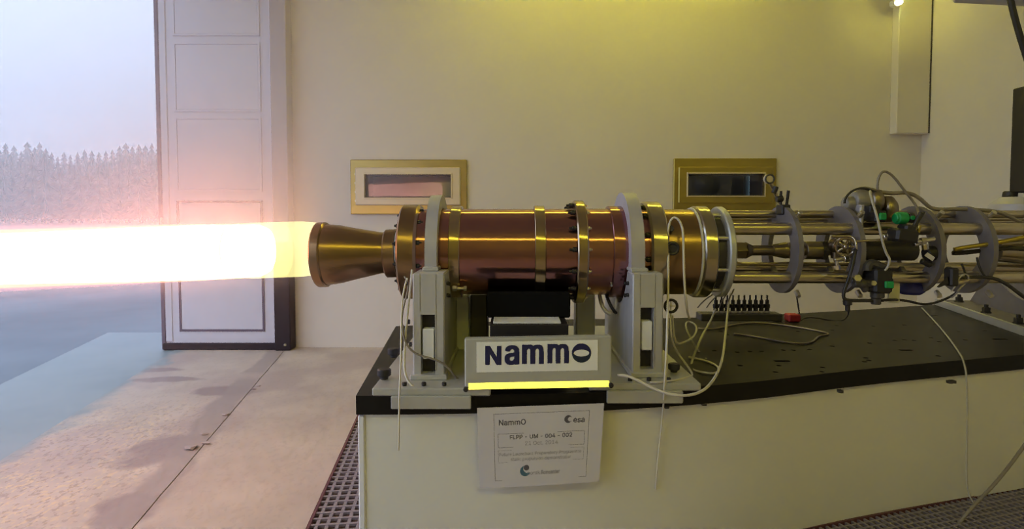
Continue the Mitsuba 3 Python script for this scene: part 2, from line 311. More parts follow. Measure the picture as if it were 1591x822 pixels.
scene[t + '__panel'] = mikit.ply(box(.31, .59, YB + .91, YB + 1.19, 2.15, 2.169), 'm_white', smooth=False, emitter=dict(type='area', radiance=rgb((3.0, 3.2, 3.2))))
# the door leaf folded against the back wall
YD = YB - .06
d0, d1 = P(258, 545, YD), P(428, 0, YD)
def dpx(x): return XY(x, YD)
def dz(y): return P(300, y, YD)[2]
n = struct('door_1', box(d0[0], d1[0], YD, YD + .05, 0.012, 2.6, .004), 'm_door', smooth=False, label='white panelled door leaf standing open against the back wall')
def ring(x0, x1, z0, z1, wd, y0, y1): return cut(box(x0, x1, y0, y1, z0, z1), box(x0 + wd, x1 - wd, y0 - .1, y1 + .1, z0 + wd, z1 - wd))
X0, X1 = dpx(276), dpx(409)
rows = [(515, 312), (298, 182), (174, 66), (56, -48)]
for j, (lo, hi) in enumerate(rows):
    z0, z1 = dz(lo), dz(hi)
    obj('panel', box(X0 + .012, X1 - .012, YD - .004, YD + .001, z0 + .012, z1 - .012, .003), 'm_door', n, smooth=False)
    obj('panel_gasket', ring(X0, X1, z0, z1, .012, YD - .007, YD + .001), 'm_groove' if j == 0 else 'm_door', n, smooth=False, label='dark gasket round the lowest panel' if j == 0 else None)  # upper gaskets in the leaf colour, standing for haze that pales them
obj('bottom_seal', box(d0[0] - .012, dpx(445), YD - .02, YD + .05, .0, .042, .006), 'm_rubber', n, smooth=False)
obj('edge_seal', box(d0[0] - .022, d0[0] + .004, YD - .008, YD + .05, .0, 2.6, .004), 'm_groove', n, smooth=False)
obj('stile', box(d0[0] + .004, dpx(265), YD - .006, YD + .05, .05, 2.6, .003), 'm_door', n, smooth=False)
obj('hinge_post', box(dpx(427), dpx(452), YD - .035, YB, dz(376), 2.6, .004), 'm_postgrey', n, smooth=False)  # upper post in paler grey: the lightening by haze is in its colour
obj('post_lower', box(dpx(427), dpx(452), YD - .038, YB, .0, dz(376), .006), 'm_rubber', n, smooth=False, label='dark lower part of the post, clear of the plume haze')  # same post, no separate guard: dark where no haze lightens it
obj('bolt', cyl(P(443, 536, YD - .035), P(443, 536, YD - .042), .008, 12), 'm_chrome', n)
obj('handle', cat(cyl(P(251, 352, YD - .02), P(251, 338, YD - .02), .006, 10), cyl(P(261, 352, YD - .02), P(261, 338, YD - .02), .004, 10)), 'm_white', n)

# strip lamps (outside the view)
def strip(name, x0, x1, y, z, lab, aim, r=.020):
    t = thing(name, lab, 'lamp')
    obj('housing', box(x0 - .03, x1 + .03, y - .06, y + .06, z + .028, z + .09, .01), 'm_white', t, smooth=False)
    scene[t + '__tube'] = mikit.ply(cyl((x0, y, z), (x1, y, z), r, 16), 'm_white', smooth=35, emitter=dict(type='area', radiance=rgb(aim)))
    for x in (x0 - .02, x1 + .02): obj('end_cap', box(x - .012, x + .012, y - .03, y + .03, z - .03, z + .03, .004), 'm_white', t, smooth=False)
strip('strip_lamp', -0.5, 1.7, 3.25, 2.62, 'long fluorescent strip lamp under the ceiling along the back wall', LAMP)
strip('strip_lamp', -1.30, 2.2, -0.95, 2.62, 'long fluorescent strip lamp under the ceiling behind the viewpoint', tuple(.55 * c for c in LAMP), .032)
bp = P(1398, 3, YB - .14)
t = thing('wall_lamp', 'small bright round lamp at the top of the corner casing', 'lamp')
obj('socket', cyl(bp + [0, .07, .01], bp + [0, .02, .005], .022, 16), 'm_white', t)
scene[t + '__bulb'] = mikit.ply(ball(bp, .017), 'm_white', smooth=True, emitter=dict(type='area', radiance=rgb(BULB)))

# ---------------------------------------------------------------- test bench
ZT, ZB = 0.422, 0.377
front = [(553, 615), (650, 614.5), (760, 613), (860, 611.5), (940, 609), (1033, 604), (1116, 598), (1210, 589), (1312, 577), (1478, 561), (1591, 551), (1720, 538)]
back = [(615, 507), (760, 500), (900, 496), (1060, 494), (1200, 489), (1340, 481), (1457, 473), (1591, 466), (1700, 461)]
fr = spline([PZ(x, y, ZT)[:2] for x, y in front], 40); bk = spline([PZ(x, y, ZT)[:2] for x, y in back], 30)
from shapely.geometry import Polygon, Point, box as sbox
RIGHT = XR - .03
def clip(pts): return Polygon(pts).intersection(sbox(-9, -9, RIGHT, 9))
outline = np.vstack([fr, bk[::-1]])
bench = thing('test_bench', 'long test bench with a black steel top on a pale painted pedestal', 'bench')
holes = []
HOLES = [(1165, 546), (1183, 546), (1233, 544), (1258, 543), (1293, 538), (1217, 544), (1277, 577.5), (1240, 515), (1293, 513), (1351, 533), (1350, 560), (1405, 528), (1458, 553), (1405, 505), (1447, 525), (1453, 504), (1459, 531), (1345, 556), (1205, 578), (1278, 571), (1343, 562),
         (1357, 507), (1300, 506), (1390, 529), (1420, 529), (1500, 528), (1530, 514), (1555, 527), (1489, 515), (1110, 545), (1120, 515), (1130, 520), (1145, 547), (1510, 489), (1150, 568), (1210, 568)]
for x, y in HOLES:
    c = PZ(x, y, ZT); holes.append(cyl(c - [0, 0, .012], c + [0, 0, .02], .0075, 10, 0))
for x, y, ln in ((1215, 561, .045), (1407, 544, .040), (1553, 527, .05), (1447, 490, .05)):
    c = PZ(x, y, ZT); holes.append(box(c[0] - ln / 2, c[0] + ln / 2, c[1] - .008, c[1] + .008, ZT - .012, ZT + .02))
top = man(extr(clip(outline), ZB, ZT))
for h in holes: top = top - man(h)
obj('top_slab', unman(top), 'm_slab', bench, smooth=False)
fin = fr.copy(); cen = outline.mean(0)
inner = []
for k in range(len(fr)):
    t_ = np.gradient(fr, axis=0)[k]; nn = np.array([-t_[1], t_[0]]) / np.linalg.norm(t_); inner.append(fr[k] + nn * .012)
inner = np.array(inner); inner[0] += [.008, .0]
bi = bk - [0, .03]; bi = bi.copy(); bi[0] += [.01, 0]
obj('pedestal', extr(clip(np.vstack([inner, bi[::-1]])), 0.0, ZB), 'm_pedestal', bench, smooth=20)
pc = inner[0]; obj('corner_strip', box(pc[0] - .006, pc[0] + .010, pc[1] - .006, pc[1] + .012, 0, ZB - .004, .003), 'm_white', bench, smooth=False, label='white corner strip')
for x, y in ((1035, 635), (1093, 632), (1305, 613), (1475, 594), (1480, 594)):
    c = P(x, y, 1.0); Yq = np.interp(XY(x, 1.5), fr[:, 0], fr[:, 1]); c = P(x, y, Yq + .01); obj('clip', box(c[0] - .006, c[0] + .006, c[1] - .008, c[1] + .006, ZB - .006, ZB + .002, .001), 'm_dark', bench, smooth=False)

# gratings
def grating(name, lab, o, ax, ay, L, W, ox, oy, th=.009):
    t = thing(name, lab, 'grating')
    def b(s0, s1, u0, u1, z0, z1):
        c = o + ax * (s0 + s1) / 2 + ay * (u0 + u1) / 2
        return obox([c[0], c[1], (z0 + z1) / 2], [s1 - s0, u1 - u0, z1 - z0], ax)
    obj('frame', cat(b(0, L, 0, .008, -.03, .002), b(0, L, W - .008, W, -.03, .002), b(0, .008, 0, W, -.03, .002), b(L - .008, L, 0, W, -.03, .002)), 'm_grateframe', t, smooth=False, label='dark rusty frame')
    obj('bar', cat([b(s, s + th, .008, W - .008, -.008, -.001) for s in np.arange(.02, L - .01, ox)]), 'm_grating', t, smooth=False, kind='stuff')
    obj('cross_bar', cat([b(.008, L - .008, u, u + th, -.009, -.002) for u in np.arange(.02, W - .01, oy)]), 'm_grating', t, smooth=False, kind='stuff')
    return t
grating('floor_grating', 'steel mesh grating in the floor along the left end of the bench', g0, gd, gn, np.linalg.norm(g1 - g0), GW, .034, .028)
grating('floor_grating', 'steel mesh grating in the floor at the foot of the bench, lower right', r0, rd, rn, np.linalg.norm(r1 - r0), .26, .022, .022, .006)

# ---------------------------------------------------------------- rocket motor
YA = 1.72
ZA = P(800, 391, YA)[2]
def ax(x, dy=0.0): return np.array([XY(x, YA), YA, ZA - px(dy)])
motor = thing('rocket_motor', 'copper-brown cylindrical rocket motor with flared nozzle held in two stands', 'rocket motor')
def turned(name, prof, material, parent=None, n=96, dy0=0.0, smooth=30, inner=None, label=None):
    """prof: (photo x at the axis, radius in photo pixels)"""
    x0 = prof[0][0]
    pr = [(XY(x, YA) - XY(x0, YA), px(r)) for x, r in prof]
    return obj(name, lathe(pr, ax(x0, dy0), (1, 0, 0), n), material, parent or motor, smooth=smooth, label=label)
nz = lambda x: 5.0 - 5.0 * (x - 487) / (620 - 487)   # the nozzle sags a little
def tl(name, prof, material, dy, parent=None, label=None):
    x0 = prof[0][0]
    pr = [(XY(x, YA) - XY(x0, YA), px(r)) for x, r in prof]
    d = np.array([1.0, 0, 0.035]); return obj(name, lathe(pr, ax(x0, -dy), d, 96), material, parent or motor, smooth=30, label=label)
nozzle = tl('nozzle', [(500, 45), (500, 47.5), (510, 47.5), (530, 45), (550, 40.5), (570, 36.5), (590, 32.5), (602, 31), (602, 22), (590, 22), (550, 33), (520, 42)], 'm_nozzle', -5)
tl('exit_lip', [(494, 44), (494, 49), (496, 50.5), (507, 50.5), (509, 49), (509, 44)], 'm_nozzle', -5, nozzle)
tl('throat_ring', [(600, 25), (600, 36), (601.5, 37.5), (617, 37.5), (618, 36), (618, 25)], 'm_nozzle', -3)
tl('throat_seat', [(617, 20), (617, 33), (628, 52), (628, 20)], 'm_aluplate', -2, label='pale conical seat behind the throat ring')
fl = turned('aft_flange', [(627, 30), (627, 70), (630, 73), (652, 73), (656, 70), (656, 30)], 'm_nozzle')
def ringbolts(parent, x, R, n, r, l, m='m_black', ph=0.0, sgn=1):
    for k in range(n):
        a = ph + 2 * math.pi * k / n; c = ax(x) + np.array([0, math.sin(a) * px(R) * -1, math.cos(a) * px(R)])
        key = numbered(parent + '__bolt'); h = cat(cyl(c, c + [sgn * px(l), 0, 0], px(r), 12), hexa(c + [sgn * px(l), 0, 0], c + [sgn * px(l) * 1.6, 0, 0], px(r) * .62))
        scene[key] = mikit.ply(h, m, smooth=35)
ringbolts(fl, 656, 64, 12, 4.2, 5, ph=.26); ringbolts(fl, 627, 58, 12, 3.2, 4, ph=.26, sgn=-1)
turned('case_tube', [(655, 50), (655, 66), (1000, 67), (1000, 50)], 'm_case')
turned('case_band', [(703, 66), (703, 70), (704, 71), (718, 71), (719, 70), (719, 66)], 'm_band')
turned('case_band', [(829, 66), (829, 70.5), (830, 71.5), (844, 71.5), (845, 70.5), (845, 66)], 'm_band')
mf = turned('mid_flange', [(890, 60), (890, 78), (892, 79.5), (904, 79.5), (906, 78), (906, 60)], 'm_band')
ringbolts(mf, 890, 72, 14, 3.6, 7, ph=.12, sgn=-1); ringbolts(mf, 906, 72, 14, 2.6, 3.5, 'm_chrome', ph=.12)
turned('case_band', [(943, 66), (943, 70), (944, 71), (972, 71), (973, 70), (973, 66)], 'm_case')
ff = turned('forward_flange', [(996, 40), (996, 75), (999, 78), (1019, 78), (1022, 75), (1022, 40)], 'm_steel')
ringbolts(ff, 996, 68, 12, 4.2, 6, ph=.1, sgn=-1)
turned('forward_tube', [(1021, 40), (1021, 66), (1075, 66), (1075, 40)], 'm_nozzle')
turned('gasket_ring', [(1071, 60), (1071, 68), (1073, 69), (1074.5, 68), (1074.5, 60)], 'm_cream')
dome = turned('dome_ring', [(1075, 30), (1075, 69), (1077, 71), (1093, 71), (1095, 69), (1095, 30)], 'm_steel')
turned('injector_drum', [(1094, 20), (1094, 56), (1113, 56), (1113, 20)], 'm_dark')
er = turned('end_ring', [(1111, 52), (1111, 68), (1113, 70), (1119, 70), (1121, 68), (1121, 52)], 'm_aluplate')
for k in range(8):
    a = math.pi * (k + .5) / 4; c = np.array([0, -math.sin(a) * px(61), math.cos(a) * px(61)])
    obj('tie_bolt', cyl(ax(1094) + c, ax(1113) + c, px(3.2), 12), 'm_chrome', er)
# small fittings on the motor
def fitting(x, y, Y, name='sensor_fitting'):
    c = P(x, y, Y)
    k = obj(name, cat(hexa(c, c + [.012, 0, 0], .008), cyl(c + [.012, 0, 0], c + [.030, 0, 0], .0045, 12), hexa(c + [.030, 0, 0], c + [.038, 0, 0], .0075)), 'm_chrome', motor)
fitting(703, 448, 1.62); fitting(948, 441, 1.63); fitting(957, 437, 1.64)
obj('pressure_port', cat(cyl(P(1045, 386, 1.608), P(1046, 386, 1.585), px(8), 24), torus(P(1045, 386, 1.585), (0, 1, 0), px(8), px(2.2), 30, 8)), 'm_black', motor, label='black round pressure port')
obj('pressure_port', cat(cyl(P(1042, 355, 1.625), P(1042, 355, 1.60), px(5), 20)), 'm_dark', motor)

# ---------------------------------------------------------------- motor stands
def stand(lab, xcol0, xcol1, ycol, xa, bx0, bx1, byf, capR, slot, pin):
    t = thing('motor_stand', lab, 'stand', None)
    ZP = ZT + .020
    # base plate with a clamp strip lapping over the bench edge
    obj('base_plate', box(bx0, bx1, byf, 2.2, ZT + .001, ZP, .003), 'm_aluplate', t, smooth=False)
    obj('clamp_strip', box(pin[0], pin[1], byf - .012, byf - .001, ZT - .026, ZT + .004, .002), 'm_aluplate', t, smooth=False)
    zt = P(700, 425, ycol)[2]
    y1 = 1.96
    col = box(xcol0, xcol1, ycol, y1, ZP, zt, .003)
    sx0, sx1, sz0, sz1 = slot
    col = cut(col, box(sx0, sx1, ycol - .1, ycol + .045, sz0, sz1), box(xcol0 + .018, xcol0 + .0205, ycol - .1, ycol + .003, sz1 + .008, zt + .1), box(xcol1 - .0215, xcol1 - .019, ycol - .1, ycol + .003, ZP + .02, zt + .1))
    col = cut(col, cyl((xcol0 - .2, YA, ZA), (xcol1 + .2, YA, ZA), px(68.5 if xcol0 < 0 else 79), 64, 0))
    c = obj('column', col, 'm_alu', t, smooth=False)
    h = sz1 - sz0
    obj('slot_dark', box(sx0 + .0005, sx1 - .0005, ycol + .030, ycol + .046, sz0 + .0005, sz1 - .0005), 'm_black', c, smooth=False)  # black insert added so the slot reads dark inside
    obj('slot_cover', box(sx0 + .004, sx1 - .003, ycol + .003, ycol + .03, sz0 + h * .38 - .012, sz0 + h * .80 - .004, .002), 'm_white', c, smooth=False, label='white cover plate in the slot')
    obj('foot', box(xcol0 - .006, xcol1 + .006, ycol - .012, y1 + .01, ZP, ZP + .012, .002), 'm_alu', t, smooth=False)
    for dx in (-.05, -.004, .044):
        obj('foot_bolt', cyl(((xcol0 + xcol1) / 2 + dx * 1.0, byf + .022, ZP), ((xcol0 + xcol1) / 2 + dx, byf + .022, ZP + .008), .0055, 12), 'm_black', t)
    # the collar: an arch plate round the motor
    th = px(17) if xcol0 < 0 else px(19)
    a = np.linspace(0, math.pi, 48); R = px(capR); zl = zt + .002 - ZA
    pts = [(R * math.cos(k), R * math.sin(k)) for k in a] + [(-R, zl), (R, zl)]
    from shapely.geometry import Polygon, Point
    pl = Polygon(pts).difference(Point(0, 0).buffer(px(67.6), 48))
    m = trimesh.creation.extrude_polygon(pl.buffer(-.0005), th, engine='earcut')
    v = m.vertices; m = trimesh.Trimesh(np.stack([v[:, 2] + xa, YA + v[:, 0], ZA + v[:, 1]], 1), m.faces); 
    if m.volume < 0: m.invert()
    obj('collar', m, 'm_greyplate', t, smooth=40)
    obj('collar_block', box(xa - .004, xa + th + .006, YA - R - .012, YA - R + .05, zt, zt + .010, .002), 'm_alu', t, smooth=False)
    # side bolts on the column
    for j, (sy, sz) in enumerate(((.05, .03), (.085, .035), (.05, .06), (.085, .066))):
        s = 1 if xcol0 < 0 else -1; X = xcol1 if s > 0 else xcol0
        obj('side_bolt', cyl((X, ycol + sy, zt - sz), (X + s * .006, ycol + sy, zt - sz), .005, 10), 'm_black', c)
    return t
YC = 1.49
def sz(y): return P(700, y, YC)[2]
s1_ = stand('aluminium motor stand at the nozzle end with a white slot cover', XY(640, YC), XY(690, YC), YC, XY(660, 1.57), XY(575, 1.41), XY(762, 1.41), 1.41, 88,
      (XY(652.5, YC), XY(675, YC), sz(588.5), sz(489)), (XY(605, 1.40), XY(731, 1.40)))
s2_ = stand('aluminium motor stand at the forward end beside the tangle of white cables', XY(984, YC + .02), XY(1032, YC + .02), YC + .02, XY(981, 1.56), XY(917, 1.452), XY(1093, 1.452), 1.452, 92,
      (XY(996.5, YC + .02), XY(1017.5, YC + .02), sz(577), sz(480)), (XY(945, 1.44), XY(1065, 1.44)))
for k, (x, y, Y) in enumerate(((597, 583, 1.50), (612, 549, 1.72))):
    c = PZ(x, y + 6, ZT + .02); obj('knob', cat(cyl(c, c + [0, 0, .014], .010, 20), cyl(c + [0, 0, .008], c + [0, 0, .026], .017, 20)), 'm_black', s1_)
c = PZ(1047, 578, ZT + .02); obj('knob', cat(cyl(c, c + [0, 0, .012], .009, 20), cyl(c + [0, 0, .006], c + [0, 0, .022], .015, 20)), 'm_black', s2_)
for x, y in ((640, 535), (637, 500), (633, 440)):
    c = P(x, y, 1.52); obj('side_bolt', cyl(c, c + [-.007, 0, 0], .006, 10), 'm_black', s1_ + '__column')

# ---------------------------------------------------------------- sign box and notice
YS = 1.408
sx0, sx1 = XY(721, YS), XY(952, YS); z0, z1 = ZT + .021, P(800, 524.5, YS)[2]
def tilt(m): m.vertices = m.vertices + np.array([0, 0, .019]) * (m.vertices[:, :1] - sx0); return m
sign = thing('sign_box', 'grey metal sign box with the NAMMO name between the motor stands', 'sign')
obj('body', tilt(box(sx0, sx1, YS, YS + .024, z0, z1 - .003, .003)), 'm_signgrey', sign, smooth=False)
zl0 = P(800, 607, YS - .012)[2]
lipm = trimesh.Trimesh([[XY(727, YS), YS - .0005, zl0 + .0145], [XY(948, YS), YS - .0005, zl0 + .0145], [XY(948, YS), YS - .0080, zl0 + .001], [XY(727, YS), YS - .0080, zl0 + .001], [XY(727, YS), YS - .0005, zl0 + .001], [XY(948, YS), YS - .0005, zl0 + .001]],
                       [[0, 3, 2], [0, 2, 1], [3, 4, 5], [3, 5, 2], [4, 0, 1], [4, 1, 5], [0, 4, 3], [1, 2, 5]], process=False)
obj('lip', tilt(lipm), 'm_lip', sign, smooth=False, label='bright polished lip along the bottom edge')
for x in (724, 949):
    c = P(x, 604 if x < 800 else 598, YS); obj('bolt', cyl(c, c - [0, .008, 0], .006, 12), 'm_black', sign)
lab = obj('label_plate', tilt(box(XY(740, YS), XY(930, YS), YS - .0015, YS - .0002, P(800, 579, YS)[2], P(800, 532, YS)[2])), 'm_labelpaper', sign, smooth=False, label='white label with dark blue lettering')
YL = YS - .0016
def letter(ch, x0, x1, y0, y1, parent, Y, m, bold=True, sh=0.0):
    t = meshkit.text_mesh(ch, .02, .0008, bold); t = cat(*[t.copy().apply_translation([d_, 0, 0]) for d_ in (-.0007, 0, .0007)]); v = t.vertices
    a, b = P(x0, y1, Y), P(x1, y0, Y)
    lo, hi = v.min(0), v.max(0)
    v = np.stack([a[0] + (v[:, 0] - lo[0]) / (hi[0] - lo[0]) * (b[0] - a[0]), a[2] + (v[:, 1] - lo[1]) / (hi[1] - lo[1]) * (b[2] - a[2]) + sh * (v[:, 0] - lo[0]) / (hi[0] - lo[0]), v[:, 2]], 1)
    return obj('lettering', face_on(trimesh.Trimesh(v, t.faces, process=False), Y), m, parent, smooth=False)
for ch, x0, x1, y0, y1 in (('N', 754, 779, 537.5, 567), ('a', 784, 807, 536.5, 567), ('m', 811, 845, 535.5, 565.5), ('m', 850.5, 884, 534.5, 564.5)):
    letter(ch, x0, x1, y0, y1, lab, YL, 'm_navy')
from shapely.geometry import Point, Polygon, box as sbox
from shapely import affinity
c = P(903.5, 548.5, YL); R_ = px(15.2, YL)
disc = Point(0, 0).buffer(R_, 32); lens = affinity.scale(Point(0, 0).buffer(1, 24), R_ * .80, R_ * .36)
for nm, part, m in (('emblem', disc.difference(lens).intersection(sbox(-1, 0, 1, 1)), 'm_navy'), ('emblem', disc.difference(lens).intersection(sbox(-1, -1, 1, 0)), 'm_teal')):
    t = trimesh.creation.extrude_polygon(part, .0008, engine='earcut'); t.apply_translation([c[0], c[2], 0]); obj(nm, face_on(t, YL), m, lab, smooth=False)
# the notice sheet hung on the bench front
YN = 1.412
q = [P(741, 634, YN), P(940, 629, YN), P(932, 752, YN), P(745.5, 758.5, YN)]
notice = thing('notice_sheet', 'white laminated notice sheet hanging on the bench front below the sign', 'notice')
from scipy.interpolate import RectBivariateSpline
def sheet_pt(u, v):
    p = q[0] * (1 - u) * (1 - v) + q[1] * u * (1 - v) + q[2] * u * v + q[3] * (1 - u) * v
    return p + np.array([0, -.004 * math.sin(math.pi * u) * v + .012 * u * (1 - .0 * v), 0])
nu, nv = 16, 10
vs = [sheet_pt(i / nu, j / nv) for j in range(nv + 1) for i in range(nu + 1)]
fs = [[j * (nu + 1) + i, (j + 1) * (nu + 1) + i, (j + 1) * (nu + 1) + i + 1] for j in range(nv) for i in range(nu)] + [[j * (nu + 1) + i, (j + 1) * (nu + 1) + i + 1, j * (nu + 1) + i + 1] for j in range(nv) for i in range(nu)]
vs = np.array(vs); k = len(vs)
bd = [i for i in range(nu)] + [j * (nu + 1) + nu for j in range(nv)] + [nv * (nu + 1) + nu - i for i in range(nu)] + [(nv - j) * (nu + 1) for j in range(nv)]
sf = np.vstack([fs, np.array(fs)[:, ::-1] + k, [[bd[i], bd[(i + 1) % len(bd)], bd[(i + 1) % len(bd)] + k] for i in range(len(bd))], [[bd[i], bd[(i + 1) % len(bd)] + k, bd[i] + k] for i in range(len(bd))]])
obj('sheet', (np.vstack([vs, vs + [0, .0008, 0]]), sf), 'm_paper', notice, smooth=False)
def on_sheet(mesh2, name, m, off=.0005):
    """mesh2: drawn in photo pixels, x right and y up from the sheet's top-left"""
    v = mesh2.vertices; out = []
    for x, y, z in v: 
        p = sheet_pt((x) / 196.0, (-y) / 124.0); out.append(p + np.array([0, -off - z * 1e-4, 0]))
    obj(name, trimesh.Trimesh(out, mesh2.faces, process=False), m, notice, smooth=False)
def rect_line(x0, y0, x1, y1, wd):
    from shapely.geometry import box as sb
    pl = sb(x0, -y1, x1, -y0); pl = pl.difference(pl.buffer(-wd, join_style=2)).segmentize(8)
    return trimesh.creation.extrude_polygon(pl, 1, engine='earcut')
def words(txt, x0, x1, ybase, h, bold=False):
    t = meshkit.text_mesh(txt, h, 1.0, bold); v = t.vertices.copy(); lo, hi = v[:, 0].min(), v[:, 0].max()
    v[:, 0] = x0 + (v[:, 0] - lo) / (hi - lo) * (x1 - x0); v[:, 1] -= ybase
    return trimesh.Trimesh(v, t.faces, process=False)
on_sheet(rect_line(25, 10, 174, 114, .8), 'border', 'm_inkpale')
on_sheet(rect_line(31, 41, 168, 63, .8), 'text_box', 'm_inkpale'); on_sheet(rect_line(31, 67, 168, 86, .4), 'text_box', 'm_inkpale')
on_sheet(words('NammO', 33, 75, 28, 8.2, True), 'lettering', 'm_ink')
on_sheet(words('FLPP - UM - 004 - 002', 50, 148, 50, 6.2, True), 'lettering', 'm_ink')
on_sheet(words('21 Oct. 2014', 74, 126, 60, 6.0), 'lettering', 'm_inkpale')
on_sheet(words('Future Launchers Preparatory Programme', 33, 164, 75.5, 5.0), 'lettering', 'm_inkpale')
on_sheet(words('static propulsion demonstrator', 51, 147, 83.5, 5.0), 'lettering', 'm_inkpale')
on_sheet(words('esa', 149, 167, 28, 8.5, True), 'lettering', 'm_ink')
on_sheet(words('norsk', 78, 98, 106, 5.5), 'lettering', 'm_inkpale'); on_sheet(words('Romsenter', 100, 130, 106, 6.0, True), 'lettering', 'm_inkpale')
def blob(pl): return trimesh.creation.extrude_polygon(pl, 1, engine='earcut')
on_sheet(blob(Point(141, -22.5).buffer(6).difference(Point(144, -22.5).buffer(3.6))), 'emblem', 'm_ink')
on_sheet(blob(Point(74, -100).buffer(8.2).difference(Point(78, -96).buffer(7.2))), 'emblem', 'm_logoblue'); on_sheet(blob(Point(76, -95).buffer(4.4)), 'emblem', 'm_ink')

# ---------------------------------------------------------------- things under the motor
bb = thing('equipment_box', 'black equipment box under the motor with a white plate on its front', 'box')
obj('body', cut(box(XY(757, 1.62), XY(886, 1.62), 1.605, 1.95, .573, .640, .004), cyl((-.5, YA, ZA), (.6, YA, ZA), px(72.5), 64, 0)), 'm_blackfoam', bb, smooth=False)
obj('drawer', box(XY(761, 1.52), XY(884, 1.52), 1.52, 1.94, ZT + .021, .572, .003), 'm_black', bb, smooth=False)
obj('plate', box(XY(766, 1.53), XY(872, 1.53), 1.525, 1.604, .5722, .577, .001), 'm_white', bb, smooth=False, label='white plate along the front')
c0, c1 = P(731, 497, 1.78), P(757, 458, 1.78)
single('connector_box', box(c0[0], c1[0], 1.78, 1.9, ZT + .021, c1[2], .003), 'm_dark', 'dark grey box left of the black equipment box', 'box', smooth=False)
c0, c1 = P(708, 499, 1.80), P(729, 459, 1.80)
single('junction_box', cat(box(c0[0], c1[0], 1.80, 1.86, ZT + .021, c1[2], .004), box(c1[0] - .006, c1[0], 1.795, 1.86, c1[2], c1[2] + .008)), 'm_white', 'small white box behind the nozzle end stand', 'box', smooth=False)
c0, c1 = P(895, 492, 1.85), P(925, 455, 1.85)
single('junction_box', box(c0[0], c1[0], 1.85, 1.92, ZT + .021, c1[2], .004), 'm_white', 'white box beside the forward end stand, under the mid flange', 'box', smooth=False)
c = PZ(908, 499, ZT + .021)
single('rubber_foot', cyl(c, c + [0, 0, .022], .014, 20), 'm_black', 'short black rubber foot on the base plate by the forward stand', 'rubber foot')

# ---------------------------------------------------------------- thrust frame
frame = thing('rod_truss', 'truss of steel rods running through round grey discs, right of the motor', 'truss')
s = .0657
ROD = []
for (dy, dz, dzz) in ((-s, s, 0), (-s, -s, 0), (s, s, .018), (s, -s, .016)):
    p0 = np.array([XY(1113, YA), YA + dy, ZA + dz + dzz]); p1 = np.array([1.60, YA + dy, ZA + dz + dzz]); ROD.append((p0, p1))
    obj('rod', cyl(p0, p1, .0163 if dy < 0 else .015, 32), 'm_rod', frame)
p0 = np.array([XY(1121, YA), YA + .03, ZA + .105]); obj('thin_rod', cyl(p0, [1.60, p0[1], p0[2]], .011, 24), 'm_rod', frame)
def disc(xl, Ro, Ri, th):
    from shapely.geometry import Point
    pl = Point(0, 0).buffer(Ro, 48).difference(Point(0, 0).buffer(Ri, 32))
    m = trimesh.creation.extrude_polygon(pl, th, engine='earcut'); v = m.vertices
    m = trimesh.Trimesh(np.stack([v[:, 2] + xl, YA + v[:, 0], ZA + .006 + v[:, 1]], 1), m.faces)
    if m.volume < 0: m.invert()
    d = obj('disc', m, 'm_disc', frame, smooth=40)
    for (p, _) in ROD[:2]:
        obj('clamp_screw', cyl([xl + th / 2, p[1] - .03, p[2] + (.034 if p[2] > ZA else -.034)], [xl + th / 2, p[1] - .046, p[2] + (.046 if p[2] > ZA else -.046)], .0065, 12), 'm_chrome', d)
for xl in (.752, .915, 1.125, 1.262): disc(xl, .122, .073, .013)
for p, q_ in ROD: obj('rod_end', cyl(q_ - [.03, 0, 0], q_ + [.02, 0, 0], .021, 24), 'm_steel', frame)
obj('end_disc', lathe([(0, 0), (0, .115), (.004, .12), (.026, .12), (.03, .115), (.03, 0)], (1.60, YA, ZA), (1, 0, 0), 64, closed=False), 'm_disc', frame)
obj('thrust_spindle', lathe([(0, 0), (0, .03), (.18, .05), (.18, .06), (.30, .06), (.30, 0)], (1.36, YA, ZA + .003), (1, 0, 0), 40, closed=False), 'm_steel', frame)
# thrust block at the bench's right end
tb = thing('thrust_block', 'grey thrust block with bolted foot plate at the right end of the bench', 'bracket')
L0, L1 = PZ(1457, 474, ZT), PZ(1591, 521, ZT); ld = (L1 - L0)[:2] / np.linalg.norm((L1 - L0)[:2]); ln = np.array([-ld[1], ld[0]])
e1 = L1[:2] + ld * .1; 
def quad(p0, p1, w0, w1, z0, z1): return extr([p0 + ln * w0, p1 + ln * w0, p1 + ln * w1, p0 + ln * w1], z0, z1)
obj('foot_plate', quad(L0[:2], e1, .004, .42, ZT + .001, ZT + .026), 'm_disc', tb, smooth=False)
obj('lit_edge', quad(L0[:2], e1, -.012, .004, ZT + .001, ZT + .028), 'm_aluplate', tb, smooth=False)  # lighter material stands for the top-lit edge of the foot plate
g = np.array([L0[:2] + ln * .13, e1 + ln * .13])
def wall(pts2, w0, th):
    """upright plate along the foot: (distance along, height) outline"""
    V = []
    for w_ in (w0, w0 + th):
        for a_, h_ in pts2: xy = L0[:2] + ld * a_ + ln * w_; V.append([xy[0], xy[1], h_])
    return hull(V)
LL = np.linalg.norm(e1 - L0[:2])
obj('gusset', wall([(.02, ZT + .026), (LL, ZT + .026), (LL, ZT + .30), (.25, ZT + .24)], .12, .02), 'm_disc', tb, smooth=False)
obj('upright', wall([(.02, ZT + .026), (LL, ZT + .026), (LL, ZT + .46), (.30, ZT + .46)], .30, .04), 'm_disc', tb, smooth=False)
for x, y in ((1490, 466), (1532, 483), (1582, 500)):
    c = PZ(x, y + 3, ZT + .026); obj('nut', cat(cyl(c, c + [0, 0, .004], .018, 20), hexa(c + [0, 0, .004], c + [0, 0, .022], .014), cyl(c + [0, 0, .02], c + [0, 0, .034], .007, 12)), 'm_black', tb)

